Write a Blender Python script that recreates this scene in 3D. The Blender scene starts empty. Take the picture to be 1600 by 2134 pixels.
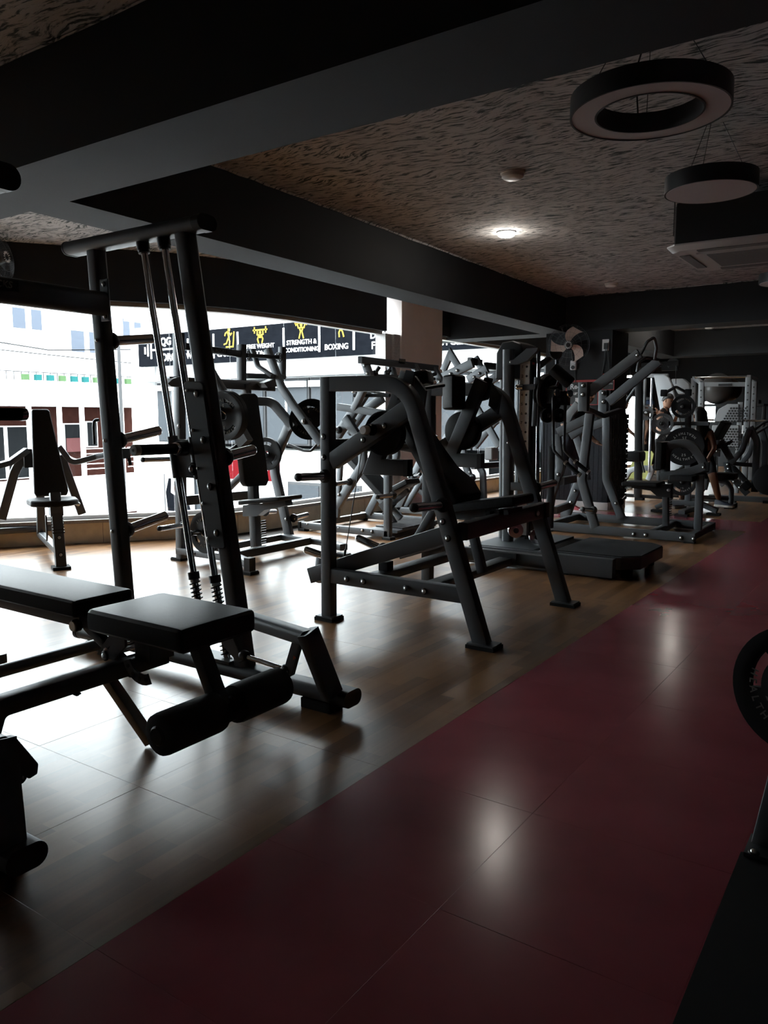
import bpy, bmesh, math, random
from mathutils import Vector as V, Matrix

random.seed(7)
SC = bpy.context.scene
COL = SC.collection

# ------------------------------------------------------------------ camera
cam = bpy.data.cameras.new('camera')
cam.sensor_fit = 'HORIZONTAL'
cam.sensor_width = 36.0
cam.lens = 36.0 * 1630 / 1600
cam.clip_start = 0.05
cam.clip_end = 300
cam_ob = bpy.data.objects.new('camera', cam)
cam_ob.location = (0, 0, 1.25)
cam_ob.rotation_euler = (math.radians(90 - 6.9), 0, math.radians(34.4))
COL.objects.link(cam_ob)
SC.camera = cam_ob

# ------------------------------------------------------------------ sky and exposure
SKY = 16.5
wd = bpy.data.worlds.new('sky')
SC.world = wd
wd.use_nodes = True
bg = wd.node_tree.nodes['Background']
bg.inputs[0].default_value = (0.89, 0.955, 1.0, 1)
bg.inputs[1].default_value = SKY
SC.view_settings.view_transform = 'Standard'
SC.view_settings.look = 'None'
SC.view_settings.gamma = 1
SC.view_settings.use_curve_mapping = False
SC.view_settings.exposure = 0.0
SC.cycles.max_bounces = 8
SC.cycles.diffuse_bounces = 4
SC.cycles.glossy_bounces = 4
SC.cycles.transparent_max_bounces = 12
SC.cycles.sample_clamp_indirect = 12.0
SC.cycles.use_adaptive_sampling = False
SC.cycles.caustics_reflective = False
SC.cycles.caustics_refractive = False

# ------------------------------------------------------------------ materials
MATS = {}
def nt(name):
    m = bpy.data.materials.new(name)
    m.use_nodes = True
    b = m.node_tree.nodes['Principled BSDF']
    return m, m.node_tree, b
def simple(name, col, rough=0.5, metal=0.0, spec=0.5, coat=0.0, emit=None, es=0):
    m, t, b = nt(name)
    b.inputs['Base Color'].default_value = (*col, 1)
    b.inputs['Roughness'].default_value = rough
    b.inputs['Metallic'].default_value = metal
    b.inputs['Specular IOR Level'].default_value = spec
    b.inputs['Coat Weight'].default_value = coat
    if emit:
        b.inputs['Emission Color'].default_value = (*emit, 1)
        b.inputs['Emission Strength'].default_value = es
    MATS[name] = m
    return m
def noisy(name, c1, c2, scale, rough=0.5, metal=0.0, bump=0.0, bscale=None, detail=4, stretch=(1, 1, 1), spec=0.5, r2=None, dist=0.01):
    m, t, b = nt(name)
    N, L = t.nodes, t.links
    tc = N.new('ShaderNodeTexCoord')
    mp = N.new('ShaderNodeMapping')
    mp.inputs['Scale'].default_value = stretch
    L.new(tc.outputs['Object'], mp.inputs[0])
    nz = N.new('ShaderNodeTexNoise')
    nz.inputs['Scale'].default_value = scale
    nz.inputs['Detail'].default_value = detail
    L.new(mp.outputs[0], nz.inputs[0])
    rp = N.new('ShaderNodeValToRGB')
    rp.color_ramp.elements[0].position = 0.35
    rp.color_ramp.elements[1].position = 0.65
    rp.color_ramp.elements[0].color = (*c1, 1)
    rp.color_ramp.elements[1].color = (*c2, 1)
    L.new(nz.outputs[0], rp.inputs[0])
    L.new(rp.outputs[0], b.inputs['Base Color'])
    b.inputs['Roughness'].default_value = rough
    b.inputs['Metallic'].default_value = metal
    b.inputs['Specular IOR Level'].default_value = spec
    if r2 is not None:
        mr = N.new('ShaderNodeMapRange')
        mr.inputs['From Min'].default_value = 0.3
        mr.inputs['From Max'].default_value = 0.7
        mr.inputs['To Min'].default_value = rough
        mr.inputs['To Max'].default_value = r2
        L.new(nz.outputs[0], mr.inputs[0])
        L.new(mr.outputs[0], b.inputs['Roughness'])
    if bump:
        n2 = N.new('ShaderNodeTexNoise')
        n2.inputs['Scale'].default_value = bscale or scale
        n2.inputs['Detail'].default_value = detail
        L.new(mp.outputs[0], n2.inputs[0])
        bp = N.new('ShaderNodeBump')
        bp.inputs['Strength'].default_value = bump
        bp.inputs['Distance'].default_value = dist
        L.new(n2.outputs[0], bp.inputs['Height'])
        L.new(bp.outputs[0], b.inputs['Normal'])
    MATS[name] = m
    return m

STEEL = noisy('charcoal powder coat', (0.082, 0.089, 0.097), (0.095, 0.102, 0.110), 900, rough=0.4, metal=0.25, bump=0.08, bscale=900, dist=0.001)
STEEL2 = noisy('grey powder coat', (0.20, 0.21, 0.22), (0.23, 0.24, 0.25), 700, rough=0.42, metal=0.2)
CHROME = simple('chrome', (0.62, 0.62, 0.63), 0.14, 1.0)
ALU = simple('brushed aluminium', (0.55, 0.56, 0.57), 0.3, 1.0)
BLACKPLASTIC = simple('black plastic', (0.012, 0.012, 0.013), 0.42)
RUBBER = simple('black rubber', (0.011, 0.011, 0.012), 0.7, spec=0.2)
VINYL = noisy('black upholstery', (0.012, 0.012, 0.013), (0.017, 0.017, 0.018), 60, rough=0.45, bump=0.12, bscale=500, dist=0.001, spec=0.22)
MESHFAB = noisy('ribbed black fabric', (0.006, 0.006, 0.006), (0.014, 0.014, 0.015), 420, rough=0.8, bump=0.3, bscale=420, dist=0.001)
GREYPAD = simple('grey upholstery', (0.3, 0.3, 0.31), 0.5)
PLATE = simple('black cast plate', (0.012, 0.012, 0.013), 0.55, spec=0.22)
PLATEG = simple('grey rubber plate', (0.10, 0.105, 0.11), 0.55)
LETTER = simple('pale lettering', (0.45, 0.45, 0.42), 0.5)
LETTERD = simple('dull plate lettering', (0.2, 0.18, 0.14), 0.5)
WHITE = simple('white plastic', (0.82, 0.82, 0.82), 0.4)
DARKPAINT = noisy('charcoal wall paint', (0.0105, 0.0115, 0.0132), (0.013, 0.014, 0.016), 4, rough=0.75, bump=0.15, bscale=160, dist=0.002)
SKIN = simple('skin', (0.42, 0.23, 0.15), 0.55)
SKIN2 = simple('tanned skin', (0.30, 0.16, 0.10), 0.55)
HAIR = simple('black hair', (0.01, 0.009, 0.008), 0.5)
CABLE = simple('black cable', (0.008, 0.008, 0.008), 0.5)
RED = simple('red paint', (0.45, 0.03, 0.03), 0.5)
STICKER = simple('red warning sticker', (0.5, 0.08, 0.03), 0.5)
BRASSY = simple('dark gloss plate', (0.02, 0.02, 0.022), 0.25)

# ------------------------------------------------------------------ mesh helpers
class B:
    'collects shapes for one mesh object'
    def __init__(s):
        s.v = []; s.f = []; s.mi = []; s.sm = []
    def add(s, vs, fs, mi=0, smooth=False):
        o = len(s.v)
        s.v += [tuple(v) for v in vs]
        s.f += [tuple(i + o for i in f) for f in fs]
        s.mi += [mi] * len(fs)
        s.sm += [smooth] * len(fs)
    def box(s, c, size, ax=None, mi=0):
        c = V(c); ax = ax or (V((1, 0, 0)), V((0, 1, 0)), V((0, 0, 1)))
        hx, hy, hz = [a * (d / 2) for a, d in zip(ax, size)]
        vs = [c + hx * i + hy * j + hz * k for i in (-1, 1) for j in (-1, 1) for k in (-1, 1)]
        s.add(vs, [(0, 1, 3, 2), (4, 6, 7, 5), (0, 4, 5, 1), (2, 3, 7, 6), (0, 2, 6, 4), (1, 5, 7, 3)], mi)
    def loops(s, rings, mi=0, smooth=True, cap=True, closed=True):
        n = len(rings[0])
        vs = [p for r in rings for p in r]
        fs = []
        for i in range(len(rings) - 1):
            for j in range(n if closed else n - 1):
                k = (j + 1) % n
                fs.append((i * n + j, i * n + k, (i + 1) * n + k, (i + 1) * n + j))
        s.add(vs, fs, mi, smooth)
        if cap:
            s.add(rings[0], [tuple(range(n))[::-1]], mi)
            s.add(rings[-1], [tuple(range(n))], mi)
    def sweep(s, pts, sec, side, bend=0.0, mi=0, nb=7, smooth=True):
        'sec: 2D outline (a along side, b along normal); pts: polyline; side: fixed width axis'
        pts = arcs([V(p) for p in pts], bend, nb)
        side = V(side).normalized()
        n = len(pts); rings = []
        for i, p in enumerate(pts):
            if i == 0: t = pts[1] - p
            elif i == n - 1: t = p - pts[-2]
            else:
                t1 = (p - pts[i - 1]).normalized(); t2 = (pts[i + 1] - p).normalized(); t = t1 + t2
            t = t.normalized()
            sd = (side - t * side.dot(t)).normalized()
            nn = sd.cross(t).normalized()
            k = 1.0
            if 0 < i < n - 1:
                c = t.dot((pts[i + 1] - p).normalized()); k = 1 / max(0.35, c)
            rings.append([p + sd * a + nn * (b * k) for a, b in sec])
        s.loops(rings, mi, smooth)
    def rod(s, pts, r, n=12, bend=0.0, mi=0, nb=6, cap=True):
        pts = arcs([V(p) for p in pts], bend, nb)
        rings = []; prev = None
        m = len(pts)
        for i, p in enumerate(pts):
            t = (pts[1] - p) if i == 0 else (p - pts[-2]) if i == m - 1 else (pts[i + 1] - p).normalized() + (p - pts[i - 1]).normalized()
            t = t.normalized()
            if prev is None:
                prev = t.orthogonal().normalized()
            u = (prev - t * prev.dot(t)).normalized(); prev = u
            w = t.cross(u)
            rr = r[i] if isinstance(r, (list, tuple)) else r
            rings.append([p + (u * math.cos(2 * math.pi * j / n) + w * math.sin(2 * math.pi * j / n)) * rr for j in range(n)])
        s.loops(rings, mi, True, cap)
    def lathe(s, prof, o, axis, n=32, mi=0, smooth=True, cap=True):
        'prof: (radius, height along axis)'
        o = V(o); a = V(axis).normalized(); u = a.orthogonal().normalized(); w = a.cross(u)
        rings = [[o + a * h + (u * math.cos(2 * math.pi * j / n) + w * math.sin(2 * math.pi * j / n)) * max(r, 1e-5) for j in range(n)] for r, h in prof]
        s.loops(rings, mi, smooth, cap)
    def prism(s, pts, off, mi=0):
        'polygon pts (3D, planar) extruded by vector off, centred on the plane'
        off = V(off); a = [V(p) - off / 2 for p in pts]; b = [V(p) + off / 2 for p in pts]
        n = len(a)
        nrm = V((0, 0, 0))
        for i in range(n): nrm += a[i].cross(a[(i + 1) % n])
        if nrm.dot(off) < 0: a, b = a[::-1], b[::-1]
        s.add(a + b, [tuple(range(n))[::-1], tuple(range(n, 2 * n))] + [(i, (i + 1) % n, n + (i + 1) % n, n + i) for i in range(n)], mi)
    def ball(s, c, r, n=14, m=9, mi=0, sc=(1, 1, 1)):
        c = V(c); rings = []
        for i in range(m + 1):
            th = math.pi * i / m
            rings.append([c + V((r * sc[0] * math.sin(th) * math.cos(2 * math.pi * j / n) + 0, r * sc[1] * math.sin(th) * math.sin(2 * math.pi * j / n), r * sc[2] * -math.cos(th))) for j in range(n)])
        s.loops(rings, mi, True, False)
    def mesh(s, name, mats, off=(0, 0, 0)):
        me = bpy.data.meshes.new(name)
        o = V(off)
        me.from_pydata([V(v) - o for v in s.v], [], s.f)
        for m in (mats if isinstance(mats, (list, tuple)) else [mats]): me.materials.append(m)
        me.polygons.foreach_set('material_index', s.mi)
        me.polygons.foreach_set('use_smooth', s.sm)
        me.update()
        return me
    def make(s, name, mats, parent=None, bevel=0.0, seg=2, weld=True):
        off = ORIGIN.get(parent.name, (0, 0, 0)) if parent else (0, 0, 0)
        me = s.mesh(name, mats, off)
        if weld or bevel:
            bm = bmesh.new(); bm.from_mesh(me)
            bmesh.ops.remove_doubles(bm, verts=bm.verts, dist=1e-6)
            bmesh.ops.recalc_face_normals(bm, faces=bm.faces)
            if bevel:
                es = [e for e in bm.edges if len(e.link_faces) == 2 and e.calc_face_angle(0) > 0.6]
                bmesh.ops.bevel(bm, geom=es, offset=bevel, segments=seg, affect='EDGES', profile=0.6, clamp_overlap=True)
                for f in bm.faces: f.smooth = True
            bm.to_mesh(me); bm.free()
        ob = bpy.data.objects.new(name, me)
        COL.objects.link(ob)
        sharp(me)
        if parent:
            ob.parent = parent
            ORIGIN[ob.name] = off
        return ob

def sharp(me, ang=0.6):
    try:
        me.set_sharp_from_angle(angle=ang)
    except Exception:
        pass

ORIGIN = {}
def arcs(pts, R, nb):
    if not R: return pts
    out = [pts[0]]
    for i in range(1, len(pts) - 1):
        p = pts[i]; a = (pts[i - 1] - p); b = (pts[i + 1] - p)
        la, lb = a.length, b.length
        a.normalize(); b.normalize()
        ang = math.acos(max(-1, min(1, a.dot(b))))
        if ang > math.pi - 0.02: out.append(p); continue
        r = R[i - 1] if isinstance(R, (list, tuple)) else R
        if r <= 0: out.append(p); continue
        t = min(r / math.tan(ang / 2), la * 0.49, lb * 0.49); r = t * math.tan(ang / 2)
        bis = (a + b).normalized(); c = p + bis * (r / math.sin(ang / 2))
        s0 = p + a * t - c; s1 = p + b * t - c
        tot = math.acos(max(-1, min(1, s0.normalized().dot(s1.normalized()))))
        for k in range(nb + 1):
            f = k / nb
            v = (s0 * math.sin((1 - f) * tot) + s1 * math.sin(f * tot)) / math.sin(tot)
            out.append(c + v)
    out.append(pts[-1])
    return out

def rsec(w, h, r=0.008, n=3):
    'rounded rectangle section, w along side, h along normal'
    r = min(r, w / 2 - 1e-4, h / 2 - 1e-4); o = []
    for cx, cy, a0 in ((w / 2 - r, h / 2 - r, 0), (-w / 2 + r, h / 2 - r, 90), (-w / 2 + r, -h / 2 + r, 180), (w / 2 - r, -h / 2 + r, 270)):
        for k in range(n):
            a = math.radians(a0 + 90 * k / (n - 1)); o.append((cx + r * math.cos(a), cy + r * math.sin(a)))
    return o

def tag(o, label, cat, group=None, kind=None):
    o['label'] = label; o['category'] = cat
    if group: o['group'] = group
    if kind: o['kind'] = kind
    return o
def thing(name, label, cat, loc=(0, 0, 0), group=None):
    'an Empty at the base of a thing; its parts are authored in room coordinates'
    o = bpy.data.objects.new(name, None)
    o.empty_display_size = 0.1
    COL.objects.link(o); o.location = loc
    ORIGIN[o.name] = tuple(loc)
    return tag(o, label, cat, group)
def struct(o):
    o['kind'] = 'structure'; return o

SY = (0, 1, 0); SX = (1, 0, 0); SZ = (0, 0, 1)
def beam(name, par, pts, w, h, side=SY, bend=0.0, mat=None, r=0.008, n=3):
    b = B(); b.sweep(pts, rsec(w, h, r, n), side, bend)
    return b.make(name, mat or STEEL, par)
def rod(name, par, pts, r, mat=None, bend=0.0, n=14):
    b = B(); b.rod(pts, r, n, bend)
    return b.make(name, mat or CHROME, par)
def pad(name, par, c, size, ax=None, mat=None, round_=0.02, seg=3):
    b = B(); b.box(c, size, ax)
    return b.make(name, mat or VINYL, par, bevel=round_, seg=seg)
def box(name, par, c, size, ax=None, mat=None, bevel=0.0):
    b = B(); b.box(c, size, ax)
    return b.make(name, mat or STEEL, par, bevel=bevel, seg=1)
def prism(name, par, pts, off, mat=None, bevel=0.0):
    b = B(); b.prism(pts, off)
    return b.make(name, mat or STEEL, par, bevel=bevel, seg=1)
def axes(x, up=(0, 0, 1)):
    'frame whose first axis is x'
    x = V(x).normalized(); z = V(up); z = (z - x * z.dot(x)).normalized(); return (x, z.cross(x), z)

_bolts = {}
def bolt(par, p, axis, r=0.011, washer=True, mat=None):
    key = (round(r, 4), washer)
    if key not in _bolts:
        b = B()
        if washer: b.lathe([(r * 1.55, 0), (r * 1.55, r * .35), (r * 1.2, r * .45)], (0, 0, 0), SZ, 14, 1)
        b.lathe([(r, 0.0), (r, r * .6), (r * .7, r * .95), (r * .25, r * 1.1)], (0, 0, 0), SZ, 12, 0)
        me = b.mesh('bolt', [ALU, BLACKPLASTIC]); _bolts[key] = me
    o = bpy.data.objects.new('bolt', _bolts[key])
    COL.objects.link(o); o.parent = par
    o.location = V(p) - V(ORIGIN[par.name])
    o.rotation_euler = V((0, 0, 1)).rotation_difference(V(axis)).to_euler()
    return o
def horn(par, base, tip, r=0.025, cap=BLACKPLASTIC, mat=None, name='plate_horn'):
    'weight storage horn: collar, steel tube, end cap'
    base, tip = V(base), V(tip); d = (tip - base).normalized()
    b = B()
    b.lathe([(r * 1.7, 0), (r * 1.7, 0.015), (r * 1.3, 0.03)], base, d, 18, 1)
    b.rod([base, tip - d * 0.02], r, 18, mi=0)
    b.lathe([(r * 1.02, 0), (r * 1.02, 0.012), (r * .8, 0.02), (r * .3, 0.024)], tip - d * 0.022, d, 18, 2)
    return b.make(name, [mat or CHROME, BLACKPLASTIC, cap], par)
def foot(par, p, size=(0.1, 0.1), h=0.02):
    b = B(); b.box((p[0], p[1], h / 2), (size[0], size[1], h)); b.box((p[0], p[1], h * 1.2), (size[0] * .92, size[1] * .92, h * .5), mi=1)
    return b.make('foot', [RUBBER, STEEL], par)
def text(name, par, s, p, right, up, size, mat, ext=0.001, bold=0.0, align='CENTER', space=1.0, shear=0.0):
    cu = bpy.data.curves.new(name, 'FONT'); cu.body = s; cu.size = size; cu.align_x = align; cu.align_y = 'CENTER'
    cu.extrude = ext; cu.offset = bold * size; cu.space_character = space; cu.shear = shear; cu.resolution_u = 3
    o = bpy.data.objects.new(name, cu); COL.objects.link(o)
    me = bpy.data.meshes.new_from_object(o)
    bpy.data.objects.remove(o); bpy.data.curves.remove(cu)
    me.materials.clear(); me.materials.append(mat)
    o = bpy.data.objects.new(name, me); COL.objects.link(o)
    x = V(right).normalized(); z = x.cross(V(up)).normalized(); y = z.cross(x)
    M = Matrix((x, y, z)).transposed().to_4x4()
    off = V(ORIGIN[par.name]) if par else V((0, 0, 0))
    o.matrix_local = Matrix.Translation(V(p) - off) @ M
    if par: o.parent = par
    return o
def ringtext(b_par, s, c, axis, up, rad, size, mat, a0, step):
    'letters placed round a disc, joined into one part'
    bm = bmesh.new()
    z = V(axis).normalized(); y0 = V(up); y0 = (y0 - z * y0.dot(z)).normalized(); x0 = y0.cross(z)
    n = len(s)
    for i, ch in enumerate(s):
        if ch == ' ': continue
        a = a0 + (i - (n - 1) / 2) * step
        cu = bpy.data.curves.new('t', 'FONT'); cu.body = ch; cu.size = size; cu.align_x = 'CENTER'; cu.align_y = 'CENTER'; cu.extrude = 0.0006; cu.offset = 0.015 * size; cu.resolution_u = 2
        o = bpy.data.objects.new('t', cu); me = bpy.data.meshes.new_from_object(o)
        flip = -1 if step < 0 else 1
        dirv = y0 * math.cos(a) + x0 * math.sin(a)
        yy = dirv * flip; xx = yy.cross(z)
        M = Matrix((xx, yy, z)).transposed().to_4x4(); M.translation = V(c) + dirv * rad - V(ORIGIN[b_par.name])
        me.transform(M); bm.from_mesh(me)
        bpy.data.objects.remove(o); bpy.data.curves.remove(cu); bpy.data.meshes.remove(me)
    me = bpy.data.meshes.new('lettering'); bm.to_mesh(me); bm.free()
    me.materials.append(mat)
    o = bpy.data.objects.new('lettering', me); COL.objects.link(o); o.parent = b_par
    return o


# ------------------------------------------------------------------ daylight helpers
CEIL = 2.87; BOT = 2.40
# window wall line, from behind the camera's left to the far end
GL = [(-9.75, .95), (-9.0, 1.95), (-8.15, 3.05), (-7.36, 4.10), (-6.80, 4.88), (-6.38, 5.45), (-6.13, 6.05), (-6.03, 6.80), (-6.03, 7.75), (-6.03, 8.70)]
GL2 = [(-6.03, 10.05), (-6.03, 11.6), (-6.03, 13.2), (-6.03, 14.6)]

# ------------------------------------------------------------------ shell materials
def plaster():
    m, t, b = nt('scraped grey plaster'); N, L = t.nodes, t.links
    tc = N.new('ShaderNodeTexCoord')
    w = N.new('ShaderNodeTexNoise'); w.inputs['Scale'].default_value = 2.2; w.inputs['Detail'].default_value = 2
    L.new(tc.outputs['Object'], w.inputs[0])
    mx = N.new('ShaderNodeVectorMath'); mx.operation = 'MULTIPLY_ADD'; mx.inputs[1].default_value = (0.3, 0.3, 0.3)
    L.new(w.outputs['Color'], mx.inputs[0]); L.new(tc.outputs['Object'], mx.inputs[2])
    mp = N.new('ShaderNodeMapping'); mp.inputs['Rotation'].default_value = (0, 0, 0.55); mp.inputs['Scale'].default_value = (5.5, 34, 9)
    L.new(mx.outputs[0], mp.inputs[0])
    n1 = N.new('ShaderNodeTexNoise'); n1.inputs['Scale'].default_value = 1.6; n1.inputs['Detail'].default_value = 6; n1.inputs['Roughness'].default_value = 0.65
    L.new(mp.outputs[0], n1.inputs[0])
    rp = N.new('ShaderNodeValToRGB'); e = rp.color_ramp.elements
    e[0].position = 0.41; e[0].color = (0.05, 0.065, 0.063, 1); e[1].position = 0.50; e[1].color = (0.60, 0.585, 0.58, 1)
    L.new(n1.outputs[0], rp.inputs[0]); L.new(rp.outputs[0], b.inputs['Base Color'])
    b.inputs['Roughness'].default_value = 0.9
    bp = N.new('ShaderNodeBump'); bp.inputs['Strength'].default_value = 0.9; bp.inputs['Distance'].default_value = 0.012
    L.new(n1.outputs[0], bp.inputs['Height']); L.new(bp.outputs[0], b.inputs['Normal'])
    return m
PLASTER = plaster()

def woodvinyl():
    m, t, b = nt('wood print vinyl'); N, L = t.nodes, t.links
    tc = N.new('ShaderNodeTexCoord')
    mp = N.new('ShaderNodeMapping'); mp.inputs['Rotation'].default_value = (0, 0, math.pi / 2); mp.inputs['Location'].default_value = (0.03, 0.02, 0)
    ge = N.new('ShaderNodeNewGeometry'); L.new(ge.outputs['Position'], mp.inputs[0])
    br = N.new('ShaderNodeTexBrick'); br.offset = 0.37; br.offset_frequency = 2
    br.inputs['Color1'].default_value = (0.0, 0.0, 0.0, 1); br.inputs['Color2'].default_value = (1, 1, 1, 1)
    br.inputs['Scale'].default_value = 1.0; br.inputs['Mortar Size'].default_value = 0.0; br.inputs['Brick Width'].default_value = 0.42; br.inputs['Row Height'].default_value = 0.074
    L.new(mp.outputs[0], br.inputs[0])
    g = N.new('ShaderNodeTexNoise'); g.inputs['Scale'].default_value = 1.0; g.inputs['Detail'].default_value = 5; g.inputs['Distortion'].default_value = 0.4
    gm = N.new('ShaderNodeMapping'); gm.inputs['Scale'].default_value = (2.2, 34, 1); L.new(mp.outputs[0], gm.inputs[0]); L.new(gm.outputs[0], g.inputs[0])
    ad = N.new('ShaderNodeMath'); ad.operation = 'MULTIPLY_ADD'; ad.inputs[1].default_value = 0.62
    bw = N.new('ShaderNodeRGBToBW'); L.new(br.outputs[0], bw.inputs[0]); L.new(bw.outputs[0], ad.inputs[0])
    sc = N.new('ShaderNodeMath'); sc.operation = 'MULTIPLY'; sc.inputs[1].default_value = 0.5; L.new(g.outputs[0], sc.inputs[0]); L.new(sc.outputs[0], ad.inputs[2])
    rp = N.new('ShaderNodeValToRGB'); e = rp.color_ramp.elements
    e[0].position = 0.12; e[0].color = (0.085, 0.038, 0.014, 1); e[1].position = 0.95; e[1].color = (0.30, 0.155, 0.066, 1)
    k = e.new(0.5); k.color = (0.185, 0.088, 0.035, 1)
    L.new(ad.outputs[0], rp.inputs[0]); L.new(rp.outputs[0], b.inputs['Base Color'])
    sc2 = N.new('ShaderNodeTexNoise'); sc2.inputs['Scale'].default_value = 1.1; sc2.inputs['Detail'].default_value = 6; sc2.inputs['Roughness'].default_value = 0.6
    L.new(ge.outputs['Position'], sc2.inputs[0])
    mr = N.new('ShaderNodeMapRange'); mr.inputs['From Min'].default_value = 0.3; mr.inputs['From Max'].default_value = 0.7; mr.inputs['To Min'].default_value = 0.283; mr.inputs['To Max'].default_value = 0.315
    L.new(sc2.outputs[0], mr.inputs[0]); L.new(mr.outputs[0], b.inputs['Roughness'])
    b.inputs['Specular IOR Level'].default_value = 0.8
    w = N.new('ShaderNodeTexNoise'); w.inputs['Scale'].default_value = 3.5; w.inputs['Detail'].default_value = 3; L.new(ge.outputs['Position'], w.inputs[0])
    bp = N.new('ShaderNodeBump'); bp.inputs['Strength'].default_value = 0.015; bp.inputs['Distance'].default_value = 0.01
    L.new(w.outputs[0], bp.inputs['Height']); L.new(bp.outputs[0], b.inputs['Normal'])
    return m
WOOD = woodvinyl()
REDV = noisy('dull red vinyl', (0.25, 0.048, 0.062), (0.29, 0.058, 0.074), 3, rough=0.19, bump=0.0, r2=0.205, spec=0.5)
JOINT = simple('dark floor joint', (0.03, 0.02, 0.015), 0.7)
CREAM = noisy('cream wall tile', (0.60, 0.52, 0.40), (0.70, 0.62, 0.48), 9, rough=0.35)
GRANITE = noisy('speckled granite', (0.16, 0.14, 0.13), (0.42, 0.39, 0.37), 220, rough=0.35, detail=2)
PALEGRANITE = noisy('pale pink granite', (0.42, 0.39, 0.38), (0.62, 0.6, 0.59), 90, rough=0.35, detail=3)
PALEWALL = noisy('warm grey wall paint', (0.76, 0.70, 0.66), (0.82, 0.75, 0.71), 3, rough=0.75, bump=0.1, bscale=120, dist=0.002)
FRAMEAL = simple('beige window aluminium', (0.5, 0.45, 0.38), 0.4, 0.2)
QUILT = noisy('black quilted mat', (0.011, 0.013, 0.018), (0.016, 0.019, 0.026), 30, rough=0.75)

def glassmat():
    m = bpy.data.materials.new('window glass'); m.use_nodes = True; t = m.node_tree; N, L = t.nodes, t.links
    for n in list(N): N.remove(n)
    o = N.new('ShaderNodeOutputMaterial'); mx = N.new('ShaderNodeMixShader'); tr = N.new('ShaderNodeBsdfTransparent'); gl = N.new('ShaderNodeBsdfGlossy'); fr = N.new('ShaderNodeFresnel')
    tr.inputs[0].default_value = (0.95, 0.97, 0.965, 1); gl.inputs['Roughness'].default_value = 0.02; fr.inputs[0].default_value = 1.45
    ge = N.new('ShaderNodeNewGeometry'); iv = N.new('ShaderNodeMath'); iv.operation = 'SUBTRACT'; iv.inputs[0].default_value = 1.0
    mu = N.new('ShaderNodeMath'); mu.operation = 'MULTIPLY'
    L.new(ge.outputs['Backfacing'], iv.inputs[1]); L.new(fr.outputs[0], mu.inputs[0]); L.new(iv.outputs[0], mu.inputs[1])
    L.new(mu.outputs[0], mx.inputs[0]); L.new(tr.outputs[0], mx.inputs[1]); L.new(gl.outputs[0], mx.inputs[2]); L.new(mx.outputs[0], o.inputs[0])
    return m
GLASS = glassmat()

# ------------------------------------------------------------------ floor
XR, TS = -1.53, 0.59
def slab(name, x0, x1, y0, y1, z0, z1, mat, par=None, bevel=0.0):
    b = B(); b.box(((x0 + x1) / 2, (y0 + y1) / 2, (z0 + z1) / 2), (x1 - x0, y1 - y0, z1 - z0))
    return b.make(name, mat, par, bevel=bevel, seg=1)
OUTL = [(-12.0, -3.1), (-11.6, -1.6)] + [(x - .13, y) for x, y in GL] + [(-6.16, 23.1), (3.6, 23.1), (3.6, -3.1)]
def slab_poly(name, z0, z1, mat):
    b = B(); b.prism([(x, y, (z0 + z1) / 2) for x, y in OUTL], (0, 0, z1 - z0)); return b.make(name, mat)
floor = struct(slab_poly('floor', -0.20, -0.0105, JOINT)); ORIGIN['floor'] = (0, 0, 0)
tile_me = {}
def tile(x0, x1, y0, y1, mat, rnd):
    g = 0.0001
    key = (round(x1 - x0, 3), round(y1 - y0, 3), mat.name)
    if key not in tile_me:
        b = B(); w, h = x1 - x0 - 2 * g, y1 - y0 - 2 * g; e = 0.0008
        for zz in (0,): pass
        lo = [(-w / 2, -h / 2, -.009), (w / 2, -h / 2, -.009), (w / 2, h / 2, -.009), (-w / 2, h / 2, -.009)]
        md = [(a, c, -e * .4) for a, c, _ in lo]
        hi = [(a - math.copysign(e, a), c - math.copysign(e, c), 0) for a, c, _ in lo]
        b.loops([lo, md, hi], smooth=False)
        tile_me[key] = b.mesh('tile', mat)
    o = bpy.data.objects.new('tile', tile_me[key]); COL.objects.link(o); o.parent = floor
    o.location = ((x0 + x1) / 2, (y0 + y1) / 2, rnd * random.uniform(-.0003, 0))
    o.rotation_euler = (rnd * random.uniform(-.0005, .0005), rnd * random.uniform(-.0005, .0005), 0)
    return o
Y0 = 2.21 - 4 * TS
RED0, RED1 = Y0 + 16 * TS, Y0 + 17.6 * TS
for j in range(0, 16):
    for i in range(0, 9):
        x1 = XR - i * TS; y0 = Y0 + j * TS
        if x1 - TS < -6.2 and (y0 > 5.3): continue
        if x1 - TS < -7.3: continue
        tile(x1 - TS, x1, y0, y0 + TS, WOOD, 1)
for j in range(0, 24):
    for i in range(2):
        tile(XR + i * TS, XR + (i + 1) * TS, Y0 + j * TS, Y0 + (j + 1) * TS, REDV, 1)
for i in range(8):
    tile(XR - (i + 1) * TS, XR - i * TS, RED0, RED1, REDV, 1)
def sheet(name, x0, x1, y0, y1, mat):
    return slab(name, x0, x1, y0, y1, -.0095, -.0004, mat, floor)
b = B(); b.prism([(-10.3, Y0, -.005), (-6.85, Y0, -.005), (-6.85, 4.6, -.005), (-7.0, 4.6, -.005), (-7.4, 4.05, -.005), (-9.0, 1.93, -.005)], (0, 0, .0091)); b.make('wood_vinyl_sheet', WOOD, floor)
sheet('wood_vinyl_sheet', -10.2, 3.5, -2.9, Y0, WOOD)
sheet('wood_vinyl_sheet', -6.0, XR, RED1, 22.9, WOOD)
sheet('red_vinyl_sheet', XR + 2 * TS, XR + 4 * TS, Y0, 22.9, REDV)
sheet('red_vinyl_sheet', XR, XR + 2 * TS, Y0 + 24 * TS, 22.9, REDV)
sheet('wood_vinyl_sheet', XR + 4 * TS, 3.5, Y0, 22.9, WOOD)

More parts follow.
